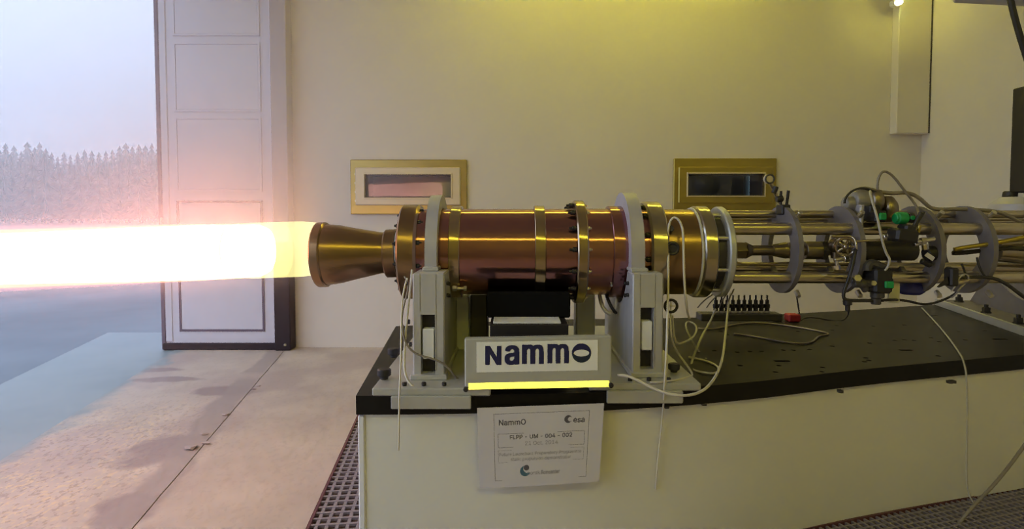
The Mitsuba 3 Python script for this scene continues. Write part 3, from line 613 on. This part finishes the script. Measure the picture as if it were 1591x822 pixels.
# ---------------------------------------------------------------- feed line
feed = thing('feed_line', 'dark steel feed pipe with hexagonal couplings on the axis of the frame', 'pipe')
def axp(x, dy=0): return np.array([XY(x, YA), YA, P(800, 389 + dy, YA)[2]])
def ft(name, x0, x1, r0, r1=None, n=32, m='m_pipe'):
    r1 = r0 if r1 is None else r1; L = XY(x1, YA) - XY(x0, YA); b = .0015
    obj(name, lathe([(0, 0), (0, px(r0) - b), (b, px(r0)), (L - b, px(r1)), (L, px(r1) - b), (L, 0)], axp(x0), (1, 0, 0), n, closed=False), m, feed, smooth=25)
ft('pipe', 1110, 1420, 8)
ft('coupling_nut', 1128, 1139, 11, n=6); ft('coupling_nut', 1139, 1158, 14, n=6); ft('reducer', 1158, 1168, 13, 9)
ft('reducer', 1200, 1222, 9, 13); ft('coupling_nut', 1222, 1234, 14, n=6); ft('coupling', 1250, 1275, 14); ft('coupling_nut', 1275, 1283, 16, n=6, m='m_dark'); ft('coupling_nut', 1310, 1325, 15, n=6); ft('coupling', 1325, 1420, 16, m='m_dark')
# needle valve with round hand wheel
v = thing('hand_valve', 'small valve with a ribbed round handwheel on the feed pipe', 'valve')
c = axp(1292, -8) + [0, -.075, 0]
obj('stem', cyl(c + [0, .075, 0], c, .006, 12), 'm_steel', v)
obj('handwheel', cat(torus(c, (.5, 1, .1), .024, .005, 36, 10), [cyl(c, c + np.array([math.cos(a) * .024 * .9, -math.cos(a) * .01, math.sin(a) * .024]), .0035, 8) for a in np.arange(5) * 2 * math.pi / 5], ball(c, .009)), 'm_steel', v)
obj('body', cat(ball(c + [0, .05, 0], .022), cyl(c + [0, .05, -.035], c + [0, .05, .035], .012, 16)), 'm_pipe', v)
# --- upper valve cluster
act = thing('valve_actuator', 'grey double-domed valve actuator above the rods', 'valve')
YV = 1.70
def dome(x, y, r, Y, L, m, parent, name, squash=1.0):
    c = P(x, y, Y); obj(name, lathe([(0, 0), (0, px(r) * .75), (px(r) * .25, px(r)), (L - px(r) * .25, px(r)), (L, px(r) * .75), (L, 0)], c - [L / 2, 0, 0], (1, 0, 0), 40, closed=False), m, parent, smooth=50)
dome(1319, 317, 12, YV, .028, 'm_actgrey', act, 'end_cap'); dome(1335, 312, 17, YV, .042, 'm_actgrey', act, 'cylinder'); dome(1357, 313, 19, YV, .035, 'm_pipe', act, 'cylinder')
dome(1377, 325, 20, YV, .036, 'm_pipe', act, 'drum')
c0, c1 = P(1341, 343, 1.66), P(1359, 319, 1.66); obj('control_box', box(c0[0], c1[0], 1.63, 1.70, c0[2], c1[2], .003), 'm_black', act, smooth=False)
c = P(1338, 320, 1.62); obj('guide_rod', cyl(P(1338, 322, 1.63), P(1338, 362, 1.63), .005, 12), 'm_alu', act); obj('guide_rod', cyl(P(1339.5, 362, 1.63), P(1339.5, 404, 1.63), .0058, 12), 'm_chrome', act); obj('collar', cyl(P(1338, 362, 1.63), P(1338, 368, 1.63), .0085, 14), 'm_white', act)
obj('bracket', box(P(1336, 330, 1.66)[0], P(1342, 330, 1.66)[0], 1.655, 1.70, P(1338, 360, 1.66)[2], P(1338, 318, 1.66)[2], .002), 'm_greyplate', act, smooth=False)
g1_ = P(1372, 336, 1.60)
gs = thing('solenoid_plug', 'green square solenoid plug left of the green cylinder, above the rods', 'plug')
obj('housing', box(g1_[0] - .017, g1_[0] + .014, 1.605, 1.655, g1_[2] - .016, g1_[2] + .015, .004), 'm_black', gs); obj('face', box(g1_[0] - .009, g1_[0] + .010, 1.598, 1.606, g1_[2] - .010, g1_[2] + .009, .003), 'm_green', gs, label='bright green face')
g2_ = P(1392, 339, 1.60)
gs = thing('solenoid_plug', 'bright green cylindrical solenoid plug above the black valve body', 'plug')
obj('housing', cat(cyl(g2_, g2_ + [.028, .004, 0], .016, 20), cyl(g2_ + [-.004, 0, 0], g2_ + [.004, 0, 0], .013, 20)), 'm_green', gs); obj('cap', cyl(g2_ + [.030, -.001, .001], g2_ + [.044, .0, .001], .013, 16), 'm_black', gs); obj('screw', cyl(g2_ + [.036, -.014, .001], g2_ + [.036, -.010, .001], .006, 12), 'm_green', gs)
sv = thing('solenoid_valve', 'black solenoid valve block over the feed pipe, under the green plugs', 'valve')
c0 = P(1402, 366, 1.58); obj('body', obox(c0, [.058, .05, .034], (1, 0, -.12), .006), 'm_black', sv); obj('coil', obox(c0 + [.010, 0, .018], [.03, .04, .02], (1, 0, -.2), .005), 'm_black', sv); obj('port', cat(cyl(P(1372, 368, 1.60), P(1386, 367, 1.60), .007, 12), ball(P(1380, 367, 1.60), .009)), 'm_chrome', sv); obj('port', cyl(P(1420, 380, 1.60), P(1436, 375, 1.60), .007, 12), 'm_chrome', sv)
obj('stem', cyl(P(1420, 352, 1.58), P(1431, 330, 1.58), .005, 10), 'm_cable_black', sv); obj('tip', cyl(P(1426, 362, 1.58), P(1429, 350, 1.58), .005, 10), 'm_brass', sv)
tf = thing('tee_fitting', 'small bright steel tee fitting below the round handwheel', 'fitting')
obj('body', cat(cyl(P(1296, 404, 1.62), P(1318, 402, 1.62), .0055, 12), cyl(P(1299, 404, 1.62), P(1301, 416, 1.62), .005, 12)), 'm_chrome', tf); obj('hex_nut', hexa(P(1311, 402.5, 1.62), P(1319, 402, 1.62), .009), 'm_chrome', tf); obj('hex_nut', hexa(P(1300, 412, 1.62), P(1301.5, 419, 1.62), .008), 'm_chrome', tf)
tf = thing('tee_fitting', 'small bright steel tee fitting right of the black valve block', 'fitting')
obj('body', cat(cyl(P(1424, 376, 1.59), P(1452, 371, 1.59), .0055, 12), cyl(P(1436, 374, 1.59), P(1438, 388, 1.59), .005, 12)), 'm_chrome', tf); obj('hex_nut', hexa(P(1430, 375, 1.59), P(1438, 373.5, 1.59), .009), 'm_chrome', tf); obj('hex_nut', hexa(P(1437, 380, 1.59), P(1438, 388, 1.59), .008), 'm_chrome', tf)
single('black_coupling', cat(cyl(P(1438, 396, 1.63), P(1456, 392, 1.63), .020, 24), cyl(P(1432, 405, 1.62), P(1446, 412, 1.62), .008, 14)), 'm_black', 'black pipe coupling against the third disc', 'coupling')
single('tag', hull([P(1436, 397, 1.60), P(1441, 392, 1.60), P(1453, 400, 1.60), P(1449, 406, 1.60), P(1436, 397, 1.603), P(1441, 392, 1.603), P(1453, 400, 1.603), P(1449, 406, 1.603)]), 'm_paper', 'small white tag tied to the black coupling', 'tag', smooth=False)
# --- lower valve cluster
lv = thing('solenoid_valve', 'dark solenoid valve cluster hanging under the lower rod', 'valve')
c0 = P(1364, 437, 1.60); obj('body', box(c0[0] - .022, c0[0] + .026, 1.575, 1.64, c0[2] - .03, c0[2] + .036, .006), 'm_black', lv); obj('drain_boss', cat(cyl(P(1363, 452, 1.6), P(1363, 463, 1.6), .017, 20), cyl(P(1361, 463, 1.6), P(1361, 473, 1.6), .012, 16)), 'm_dark', lv)
obj('cross_fitting', cat(cyl(P(1326, 441, 1.59), P(1356, 441, 1.59), .010, 16), cyl(P(1332, 430, 1.59), P(1346, 452, 1.59), .009, 16), ball(P(1340, 441, 1.59), .013)), 'm_dark', lv); obj('hex_nut', hexa(P(1330, 433, 1.575), P(1333, 432, 1.56), .010), 'm_chrome', lv); obj('hex_nut', hexa(P(1357, 440, 1.57), P(1358, 440, 1.56), .007), 'm_chrome', lv); obj('elbow', tube([P(1348, 420, 1.6), P(1352, 410, 1.6), P(1362, 412, 1.6), P(1372, 416, 1.6)], .012), 'm_dark', lv)
gs = thing('solenoid_plug', 'green solenoid plug on the lower valve cluster, beneath the rods', 'plug')
g = P(1381, 442, 1.57); obj('housing', box(g[0] - .018, g[0] + .016, 1.575, 1.62, g[2] - .014, g[2] + .016, .003), 'm_black', gs); obj('face', box(g[0] - .009, g[0] + .013, 1.568, 1.576, g[2] - .010, g[2] + .008, .002), 'm_green', gs, label='green face')
c0, c1 = P(1379, 470, 1.66), P(1397, 437, 1.66); single('mounting_plate', box(c0[0], c1[0], 1.655, 1.662, c0[2], c1[2], .001), 'm_cream', 'small cream plate behind the green plug of the lower valve cluster', 'plate', smooth=False)
c0 = P(1415, 446, 1.70); single('blue_cap', lathe([(0, 0), (0, .030), (.012, .036), (.026, .034), (.034, .024), (.036, 0)], c0 + [0, 0, .014], (0, 0, -1), 32, closed=False), 'm_blue', 'dark blue round cap under the lower rod', 'cap')
bv = thing('ball_valve', 'black angled valve under the right part of the lower rod', 'valve')
c0 = P(1478, 430, 1.58); obj('body', obox(c0, [.022, .03, .048], (1, 0, 0), .004), 'm_black', bv); obj('lever', hull([P(1455, 446, 1.57), P(1459, 447, 1.57), P(1472, 430, 1.57), P(1474, 441, 1.57), P(1455, 446, 1.59), P(1474, 441, 1.59), P(1472, 430, 1.59)]), 'm_black', bv); obj('outlet', cyl(P(1486, 440, 1.58), P(1502, 436, 1.58), .006, 12), 'm_steel', bv)
# sensor on the first disc
sn = thing('rod_sensor', 'black two-pronged sensor clipped on top of the first disc', 'sensor')
c0 = P(1217, 328, 1.71); obj('body', box(c0[0] - .013, c0[0] + .012, 1.69, 1.73, c0[2] - .010, c0[2] + .018, .003), 'm_black', sn); obj('prong', cyl(P(1213, 320, 1.71), P(1213.5, 297, 1.71), .0035, 10), 'm_black', sn); obj('prong', cyl(P(1222, 320, 1.71), P(1225, 296, 1.71), .004, 10), 'm_black', sn); obj('plug', cat(cyl(P(1206, 310, 1.71), P(1216, 308, 1.71), .009, 14), cyl(P(1202, 300, 1.71), P(1206, 290, 1.71), .007, 14)), 'm_black', sn)
gauge = thing('pressure_gauge', 'small round pressure gauge on a riser in front of the right window frame', 'gauge')
c0 = P(1195, 278, 1.72); obj('case', cyl(c0 + [0, .012, 0], c0, .013, 24), 'm_brasspale', gauge); obj('bezel', torus(c0 + [.002, 0, 0], (0, 1, 0), .012, .0025, 30, 8), 'm_dark', gauge); obj('riser', tube([P(1197, 284, 1.725), P(1201, 292, 1.725), P(1206, 303, 1.725), P(1212, 316, 1.72)], .005), 'm_steel', gauge)
# clock-like clamp ring
cl = thing('cable_ring', 'black ring with a cross inside, beside the forward stand', 'ring')
c0 = P(1042.5, 475.5, 1.56); obj('ring', torus(c0, (0, 1, 0), px(9.5, 1.56), px(2.2, 1.56), 36, 10), 'm_black', cl); obj('cross', cat(cyl(c0 - [px(9, 1.56), 0, 0], c0 + [px(9, 1.56), 0, 0], .0018, 8), cyl(c0 - [0, 0, px(9, 1.56)], c0 + [0, 0, px(9, 1.56)], .0018, 8), ball(c0, .004)), 'm_cable_white', cl)
# connector rail with ten glands
cr = thing('connector_rail', 'black connector rail with a row of ten cable glands on the bench', 'connector rail')
YR = 2.05
a_, b_ = P(1085, 497, YR), P(1210, 497, YR)
obj('rail', obox((a_ + b_) / 2 + [0, 0, .012 - .0], [b_[0] - a_[0], .06, .024], (1, .0), .003), 'm_dark', cr, smooth=False)
zr = ((a_ + b_) / 2)[2] + .024
for x in np.linspace(1114, 1194, 10):
    b = np.array([XY(x, YR), YR, zr]); k = obj('gland', cat(cyl(b, b + [0, 0, .018], .0075, 14), cyl(b + [0, 0, .016], b + [0, 0, .030], .0095, 14), cyl(b + [0, 0, .028], b + [0, 0, .044], .006, 12), cyl(b + [0, 0, .04], b + [0, 0, .060], .003, 8)), 'm_black', cr)
    obj('washer', cyl(b, b + [0, 0, .007], .0105, 14), 'm_cable_white', k)
c0 = PZ(1235, 501, ZT); rb = thing('junction_box', 'small red junction box at the end of the connector rail', 'box'); obj('body', box(c0[0] - .022, c0[0] + .024, c0[1], c0[1] + .05, ZT + .001, ZT + .030, .004), 'm_red', rb); obj('lead', cyl(P(1242, 487, c0[1] + .02), P(1237, 455, c0[1] + .02), .003, 8), 'm_cable_black', rb)
c0 = PZ(1213, 500, ZT); single('cable_plug', cat(cyl(c0 + [-.02, .02, .012], c0 + [.012, .02, .012], .011, 16), cyl(c0 + [-.008, .02, .012], c0 + [-.008, .02, .032], .008, 14)), 'm_black', 'black cable plug between the glands and the red box', 'plug')

# ---------------------------------------------------------------- cables
def cable(lab, pts, r, m='m_cable_white', name='cable', sm=True):
    """pts: (photo x, photo y, depth)"""
    single(name, tube([P(*p) for p in pts], r, 8, sm), m, lab, 'cable', smooth=True)
def bz(x, y, r=.004):
    """the depth at which the bench top is met at this photo point"""
    return PZ(x, y, ZT + r)[1]
W_, G_, K_ = 'm_cable_white', 'm_cable_grey', 'm_cable_black'
cable('white cable hanging straight down past the nozzle end stand to the bench edge', [(633, 432, 1.50), (625, 470, 1.48), (623, 540, 1.43), (621, 600, 1.39), (620, 640, 1.385), (619, 700, 1.38)], .0022)
cable('white cable curling down to the foot of the nozzle end stand', [(640, 420, 1.55), (636, 460, 1.50), (630, 520, 1.48), (628, 560, 1.46), (631, 585, 1.44), (642, 601, 1.43), (650, 604, 1.428)], .0030)
cable('grey cable looping across the slot of the nozzle end stand', [(626, 505, 1.475), (632, 535, 1.475), (648, 550, 1.475), (676, 559, 1.475), (697, 572, 1.48), (708, 586, 1.49), (716, 590, 1.50)], .0026, G_)
cable('thin grey cable rising beside the nozzle end stand to the flange', [(627, 520, 1.48), (625, 490, 1.49), (630, 465, 1.50), (634, 445, 1.52), (628, 430, 1.54)], .0022, G_)
cable('white loop cable hung over the forward tube and down by the ring', [(1033, 600, 1.43), (1036, 530, 1.47), (1038, 450, 1.545), (1038, 390, 1.585), (1041, 345, 1.60), (1048, 338, 1.60), (1057, 346, 1.595), (1062, 380, 1.58), (1063, 430, 1.56), (1066, 470, 1.56), (1071, 494, 1.60)], .0032)
cable('white cable falling from the forward stand over the bench edge', [(1037, 520, 1.46), (1034, 570, 1.43), (1032, 605, 1.425), (1030, 640, 1.465), (1024, 700, 1.475), (1019, 760, 1.48)], .0024)
cable('white cable sweeping from the rail round to the sign box', [(1134, 455, 1.98), (1130, 490, 1.90), (1126, 530, 1.74), (1120, 565, 1.58), (1103, 597, 1.45), (1080, 612, 1.40), (1050, 614, 1.39), (1015, 603, 1.40), (985, 588, 1.41), (960, 583, 1.42)], .0034)
cable('white cable looping on the bench beside the forward base plate', [(1112, 480, 2.02), (1103, 500, 1.98), (1085, 535, 1.72), (1075, 562, bz(1075, 562)), (1088, 578, bz(1088, 578)), (1108, 580, bz(1108, 580)), (1116, 572, bz(1116, 572)), (1100, 562, bz(1100, 562)), (1070, 555, bz(1070, 555))], .0030)
cable('white cable crossing in a small loop behind the forward stand', [(1045, 490, 1.60), (1050, 530, 1.62), (1062, 532, 1.70), (1078, 522, 1.80), (1080, 505, 1.90), (1070, 500, 1.95), (1068, 515, 1.85), (1085, 545, bz(1085, 545)), (1097, 557, bz(1097, 557))], .0028)
cable('pale cable from the ring down to the base plate of the forward stand', [(1042, 488, 1.56), (1045, 530, 1.56), (1060, 558, 1.62), (1075, 580, 1.55), (1072, 585, 1.52), (1040, 592, 1.46), (1010, 594, 1.45)], .0026)
for k, (xa_, xb_) in enumerate(((1118, 1084), (1126, 1098), (1133, 1118), (1140, 1128))):
    cable(('first', 'second', 'third', 'last')[k] + ' of four thin leads from the end ring to the glands, from the left', [(xa_, 450, 1.70), ((xa_ * 2 + xb_) / 3, 458, 1.80), ((xa_ + 2 * xb_) / 3, 466, 1.92), (xb_, 478, 2.02)], .0020, G_)
cable('grey braided cable lying in a long loop on the bench top', [(1085, 510, bz(1085, 510)), (1110, 511, bz(1110, 511)), (1140, 505, bz(1140, 505)), (1180, 502, bz(1180, 502)), (1230, 507, bz(1230, 507)), (1270, 514, bz(1270, 514)), (1287, 519, bz(1287, 519)), (1275, 522, bz(1275, 522)), (1262, 531, bz(1262, 531)), (1240, 534, bz(1240, 534)), (1205, 529, bz(1205, 529)), (1165, 522, bz(1165, 522)), (1140, 519, bz(1140, 519))], .0032, 'm_pipe')
cable('thin white cable running down the bench top and over its front edge', [(1432, 478, bz(1432, 478)), (1450, 497, bz(1450, 497)), (1473, 524, bz(1473, 524)), (1492, 551, bz(1492, 551)), (1498, 565, 1.735), (1501, 580, 1.715), (1503, 640, 1.71), (1502, 720, 1.71), (1504, 760, 1.70), (1513, 782, 1.69)], .0024, 'm_cable_grey2')
cable('thick grey hose slanting down across the bench front at the lower right', [(1600, 680, 1.72), (1575, 715, 1.70), (1545, 752, 1.68), (1512, 787, 1.66), (1498, 803, 1.655), (1485, 822, 1.65), (1478, 840, 1.645)], .0046, G_, 'hose')
cable('long grey-black hose draped along the top of the frame to the right', [(1332, 296, 1.70), (1345, 293, 1.70), (1380, 300, 1.70), (1410, 300, 1.70), (1432, 311, 1.70), (1447, 323, 1.70), (1480, 325, 1.70), (1530, 327, 1.70), (1555, 331, 1.70), (1580, 342, 1.70), (1605, 352, 1.70)], .0055, G_, 'hose')
cable('thin cable looping high over the actuator and down to the rods', [(1367, 304, 1.69), (1364, 283, 1.69), (1372, 267, 1.69), (1384, 271, 1.69), (1402, 292, 1.69), (1420, 315, 1.69), (1427, 332, 1.66), (1421, 352, 1.62)], .0034, G_)
cable('white plastic tube hanging from the actuator to the lower valve', [(1352, 297, 1.64), (1357, 318, 1.60), (1364, 342, 1.58), (1370, 370, 1.57), (1378, 395, 1.57), (1382, 403, 1.57), (1379, 415, 1.575), (1370, 424, 1.58)], .0034, 'm_cable_grey2', 'hose')
cable('bent steel tube in front of the feed pipe below the black control box', [(1292, 366, 1.63), (1310, 367, 1.62), (1325, 369, 1.61), (1330, 378, 1.60), (1331, 388, 1.60)], .0034, 'm_steel', 'hose')
cable('steel tube from the guide rod to the black valve block', [(1328, 376, 1.61), (1345, 374, 1.60), (1365, 373, 1.60), (1382, 369, 1.60)], .0034, 'm_steel', 'hose')
cable('dark braided hose from the feed pipe to the lower valve cluster', [(1329, 388, 1.60), (1326, 405, 1.585), (1321, 425, 1.58), (1316, 440, 1.58), (1311, 455, 1.58), (1312, 464, 1.58), (1325, 467, 1.58), (1345, 467, 1.59), (1358, 468, 1.60)], .0045, K_, 'hose')
single('drain_plug', cat(cyl(P(1316.5, 466, 1.58), P(1317, 474, 1.58), .011, 16), cyl(P(1317, 474, 1.58), P(1317, 483, 1.58), .006, 12)), 'm_black', 'black drain plug hanging below the braided hose', 'plug')
cable('black cable from the lower valve out to the right end of the bench', [(1370, 467, 1.62), (1395, 466, 1.66), (1420, 470, 1.75), (1445, 472, 1.85), (1470, 464, 1.9), (1485, 452, 1.75)], .0036, K_)
cable('black cable bundle lying along the lower rod at the right', [(1488, 432, 1.60), (1510, 431, 1.60), (1545, 433, 1.60), (1570, 446, 1.60), (1592, 462, 1.60), (1610, 470, 1.60)], .0045, K_)
cable('thin black cable crossing the lower rod at a slant', [(1494, 410, 1.61), (1499, 422, 1.605), (1502, 432, 1.60)], .0028, K_)
cable('short black cable over the lower rod beside the last disc', [(1518, 400, 1.61), (1522, 415, 1.605), (1532, 432, 1.60)], .0028, K_)
cable('yellowish hose bundle along the axis at the right', [(1482, 388, 1.64), (1510, 383, 1.63), (1545, 378, 1.62), (1575, 372, 1.61), (1605, 366, 1.60)], .0060, 'm_brass', 'hose')
cable('dark hose under the yellowish hose at the right', [(1480, 393, 1.66), (1520, 390, 1.65), (1560, 386, 1.64), (1600, 388, 1.62)], .0065, K_, 'hose')
cable('white hose at the foot of the thrust block', [(1560, 440, 1.62), (1575, 454, 1.62), (1592, 464, 1.62)], .0060, W_, 'hose')
cable('pale hose loop hanging under the motor left of the forward stand', [(931, 452, 1.75), (933, 466, 1.72), (940, 482, 1.70), (950, 488, 1.70)], .0055, W_, 'hose')
cable('black hose loop hanging under the motor beside the pale hose loop', [(941, 450, 1.72), (945, 466, 1.70), (952, 480, 1.69), (957, 486, 1.70)], .0045, K_, 'hose')
cable('short pale hose under the motor nearest the forward stand', [(953, 450, 1.71), (956, 462, 1.69), (957, 474, 1.69), (952, 484, 1.70)], .0050, W_, 'hose')
cable('thin pale green wire knotted under the black angled valve', [(1478, 452, 1.58), (1484, 444, 1.57), (1490, 433, 1.57), (1498, 426, 1.57), (1505, 432, 1.58), (1498, 442, 1.58), (1488, 452, 1.58)], .0020, 'm_cable_grey2')
cable('thin pale wire hanging from the lower rod toward the thrust block', [(1500, 430, 1.60), (1494, 445, 1.60), (1485, 457, 1.62), (1478, 462, 1.66)], .0020, 'm_cable_grey2')
cable('brown capillary tube running under the feed pipe', [(1136, 402, 1.66), (1150, 409, 1.66), (1180, 410, 1.66), (1230, 408, 1.66), (1265, 409, 1.66), (1300, 410, 1.66)], .0026, 'm_pipe', 'hose')
cable('thin cable tied along the top of the actuator', [(1312, 316, 1.68), (1318, 302, 1.68), (1334, 293, 1.68), (1352, 295, 1.68), (1368, 303, 1.68)], .0030, K_)
cable('thin dark dangling cable under the third disc', [(1436, 330, 1.62), (1428, 343, 1.61), (1421, 356, 1.60)], .0026, K_)
cable('thin dark cable lying across the back of the bench top', [(1245, 498, bz(1245, 498)), (1280, 496, bz(1280, 496)), (1310, 497, bz(1310, 497)), (1318, 487, 2.4), (1316, 478, 2.2)], .0026, K_)

# ---------------------------------------------------------------- right wall
k0, k1 = P(1567, 300, 2.98), P(1567, 138, 2.98)
cab = thing('wall_cabinet', 'black cabinet hanging on the right wall', 'cabinet')
obj('body', box(k0[0], XR - .001, 2.2, 2.98, k0[2], k1[2], .006), 'm_black', cab, smooth=False)
obj('bracket', cat(cyl(P(1570, 298, 2.97), P(1567, 318, 2.97), .03, 16), ball(P(1567, 311, 2.95), .022)), 'm_black', cab); obj('bolt', ball(P(1563, 316, 2.93), .012), 'm_chrome', cab)
single('round_vessel', lathe([(0, 0), (0, .075), (.025, .10), (.07, .112), (.12, .10), (.145, .07), (.145, 0)], P(1592, 342, 2.12) - [.0, 0, .065], (0, 0, 1), 40, closed=False), 'm_greyplate', 'grey domed vessel at the right edge above the frame', 'vessel')
single('drain_pipe', tube([P(1566, -30, 2.75), P(1572, 8, 2.75), P(1583, 50, 2.75), P(1600, 105, 2.75)], .013, 12), 'm_black', 'black pipe slanting down from the ceiling at the top right', 'pipe')
single('duct_pipe', cyl(P(1485, -12, 3.0), P(1620, -6, 2.85), px(15, 3.0), 32), 'm_greyplate', 'grey duct pipe under the ceiling at the top right', 'pipe')

# ---------------------------------------------------------------- spruces in the mist
def spruce(seed):
    r = np.random.RandomState(seed); V, Fc = [], []; n = 11; L = 15
    for k in range(L):
        h0 = .08 + .90 * k / L; h1 = h0 + .16 * (1 - .5 * k / L); R = .19 * (1 - k / L) ** .85 * (0.85 + .3 * r.rand()) + .012
        a = np.arange(n * 2) * math.pi / n + r.rand() * 6
        rr = np.where(np.arange(n * 2) % 2 == 0, R * (0.8 + .4 * r.rand(n * 2)), R * .45); b = len(V)
        V += [[rr[i] * math.cos(a[i]), rr[i] * math.sin(a[i]), h0 - .03 * (i % 2 == 0) * (1 - k / L) + .02 * r.rand()] for i in range(2 * n)] + [[0, 0, min(h1, 1.0)], [0, 0, h0 + .02]]
        for i in range(2 * n): Fc += [[b + i, b + (i + 1) % (2 * n), b + 2 * n], [b + (i + 1) % (2 * n), b + i, b + 2 * n + 1]]
    return trimesh.Trimesh(V, Fc, process=False)
SPR = [mikit.ply(spruce(s_), 'm_spruce', smooth=False) for s_ in range(5)]
TRK = mikit.ply(cyl((0, 0, 0), (0, 0, .5), .016, 8), 'm_bark', smooth=35)
YT = 62.0
TREES = [(4, 232), (13, 222), (26, 226), (37, 234), (47, 220), (58, 228), (66, 221), (75, 230), (84, 236), (93, 243), (103, 236), (113, 240), (124, 236), (135, 232), (146, 234), (157, 236), (168, 234), (178, 232), (189, 226), (199, 222), (209, 226), (219, 224), (229, 226), (239, 222), (250, 226)]
for i, (x, y) in enumerate(TREES + [(x + 6 + 3 * math.sin(x), y + 16) for x, y in TREES]):
    far = i < len(TREES); Yt = YT + (rng.random() * 5 if far else -8 - rng.random() * 4)
    h = P(x, y, Yt)[2] + .04
    t = thing('spruce', 'misty spruce in the far tree row behind the exhaust plume' if far else ('misty spruce in the nearer tree row behind the exhaust plume'), 'tree', 'spruces at the forest edge, far row' if far else ('spruces at the forest edge, near row'))
    wd = h * (0.8 + .5 * rng.random()); M = T().translate([XY(x, Yt), Yt, -.05]).rotate([0, 0, 1], rng.random() * 360).scale([wd, wd, h])
    scene[t + '__foliage'] = {**SPR[i % 5], 'to_world': M}; scene[t + '__trunk'] = {**TRK, 'to_world': M}

# ---------------------------------------------------------------- exhaust plume and haze
plume = thing('exhaust_plume', 'blinding white-yellow exhaust plume streaming left out of the nozzle', 'flame')
p0 = ax(497, -5); p1 = P(-560, 421, YA); pd = p1 - p0; PL = np.linalg.norm(pd)
scene['m_air'] = dict(type='null')
def shell(name, pts, rad):
    """one layer of glowing gas: pts = (photo x, radius in photo pixels); clear to what stands behind it"""
    dx = lambda x: (XY(497, YA) - XY(x, YA))
    scene[plume + '__' + name] = mikit.ply(lathe([(dx(x), px(r)) for x, r in pts], p0, pd, 64, closed=False), 'm_air', smooth=30, emitter=dict(type='area', radiance=rgb(rad)))
END = -560
shell('near_flame', [(497, 0), (497, 40), (470, 43), (400, 43.5), (330, 40), (300, 25), (290, 0)], FLAME_NEAR)
shell('core', [(420, 0), (419, 22), (415, 34), (404, 40), (330, 42.5), (200, 42), (0, 39.5), (-300, 40), (END, 40), (END - 20, 0)], PLUME)
shell('flame_edge', [(440, 0), (440, 41), (330, 43.8), (200, 44.5), (0, 45.5), (-300, 48), (END, 46), (END - 20, 0)], FLAME_EDGE)
shell('flame_fringe', [(380, 0), (378, 35), (330, 43.8), (200, 47), (0, 51), (-300, 58), (END, 56), (END - 20, 0)], FLAME_FRINGE)
# smoke round the flame, thickest just above it behind the nozzle, thinning into the doorway
lo, hi = np.array([-3.7, 0.75, 0.25]), np.array([0.15, 3.68, 2.45])
NX, NY, NZ = 112, 64, 64
gx, gy, gz = np.meshgrid(*[lo[k] + (np.arange(n_) + .5) / n_ * (hi[k] - lo[k]) for k, n_ in enumerate((NX, NY, NZ))], indexing='ij')
pts = np.stack([gx, gy, gz], -1)
h_ = gz - (p0[2] + (gx - p0[0]) * pd[2] / pd[0]); dy_ = gy - YA
sg = lambda a, b, x: np.clip((x - a) / (b - a), 0, 1) ** 2 * (3 - 2 * np.clip((x - a) / (b - a), 0, 1))
puff = 0.55 + 0.9 * meshkit.fbm(pts * np.array([2.5, 4.0, 4.0]), 3)
hot = 3.2 * np.exp(-np.where(h_ > .09, ((h_ - .09) / .21) ** 2, ((h_ - .09) / .08) ** 2) - (dy_ / .18) ** 2) * sg(-1.35, -.80, gx) * sg(-.50, -.60, gx)
skin = 1.2 * np.exp(-((np.hypot(h_ - .01, dy_) - .085) / .03) ** 2) * sg(-.50, -.95, gx)
veil = 0.40 * np.exp(-((h_ - .16) / .30) ** 2 - (dy_ / .35) ** 2) * sg(-.40, -.80, gx) * np.exp(-((gx + 1.05) / .55) ** 2)
thin = 0.26 * np.exp(-((gx + 1.05) / .75) ** 2 - ((gy - 2.45) / .75) ** 2 - ((gz - 1.5) / .8) ** 2) * sg(.45, 1.0, gz)
edge = np.minimum.reduce([sg(0, .35, gx - lo[0]), sg(0, .35, hi[0] - gx), sg(0, .3, gy - lo[1]), sg(0, .3, hi[1] - gy), sg(0, .3, gz - lo[2]), sg(0, .4, hi[2] - gz)])
dens = ((hot + veil) * puff + skin + thin) * edge
labels['smoke'] = dict(label='pinkish hot smoke hanging round the exhaust plume in the doorway', category='smoke', kind='stuff')
scene['smoke'] = mikit.ply(box(lo[0], hi[0], lo[1], hi[1], lo[2], hi[2]), 'm_air', smooth=False, interior=dict(type='heterogeneous', albedo=rgb((.99, .83, .83)),
    sigma_t=dict(type='gridvolume', grid=mi.VolumeGrid(np.ascontiguousarray(dens.transpose(2, 1, 0)[..., None].astype(np.float32))), to_world=T().translate(lo.tolist()).scale((hi - lo).tolist()))))
# outdoor mist
scene['outdoor_mist'] = mikit.ply(box(-200, 100, 12, 200, -.05, 40), 'm_air', smooth=False, interior=dict(type='homogeneous', albedo=rgb((.99, .985, 1.0)), sigma_t=.013))
labels['outdoor_mist'] = dict(label='pale lavender mist in front of the forest edge', category='mist', kind='stuff')
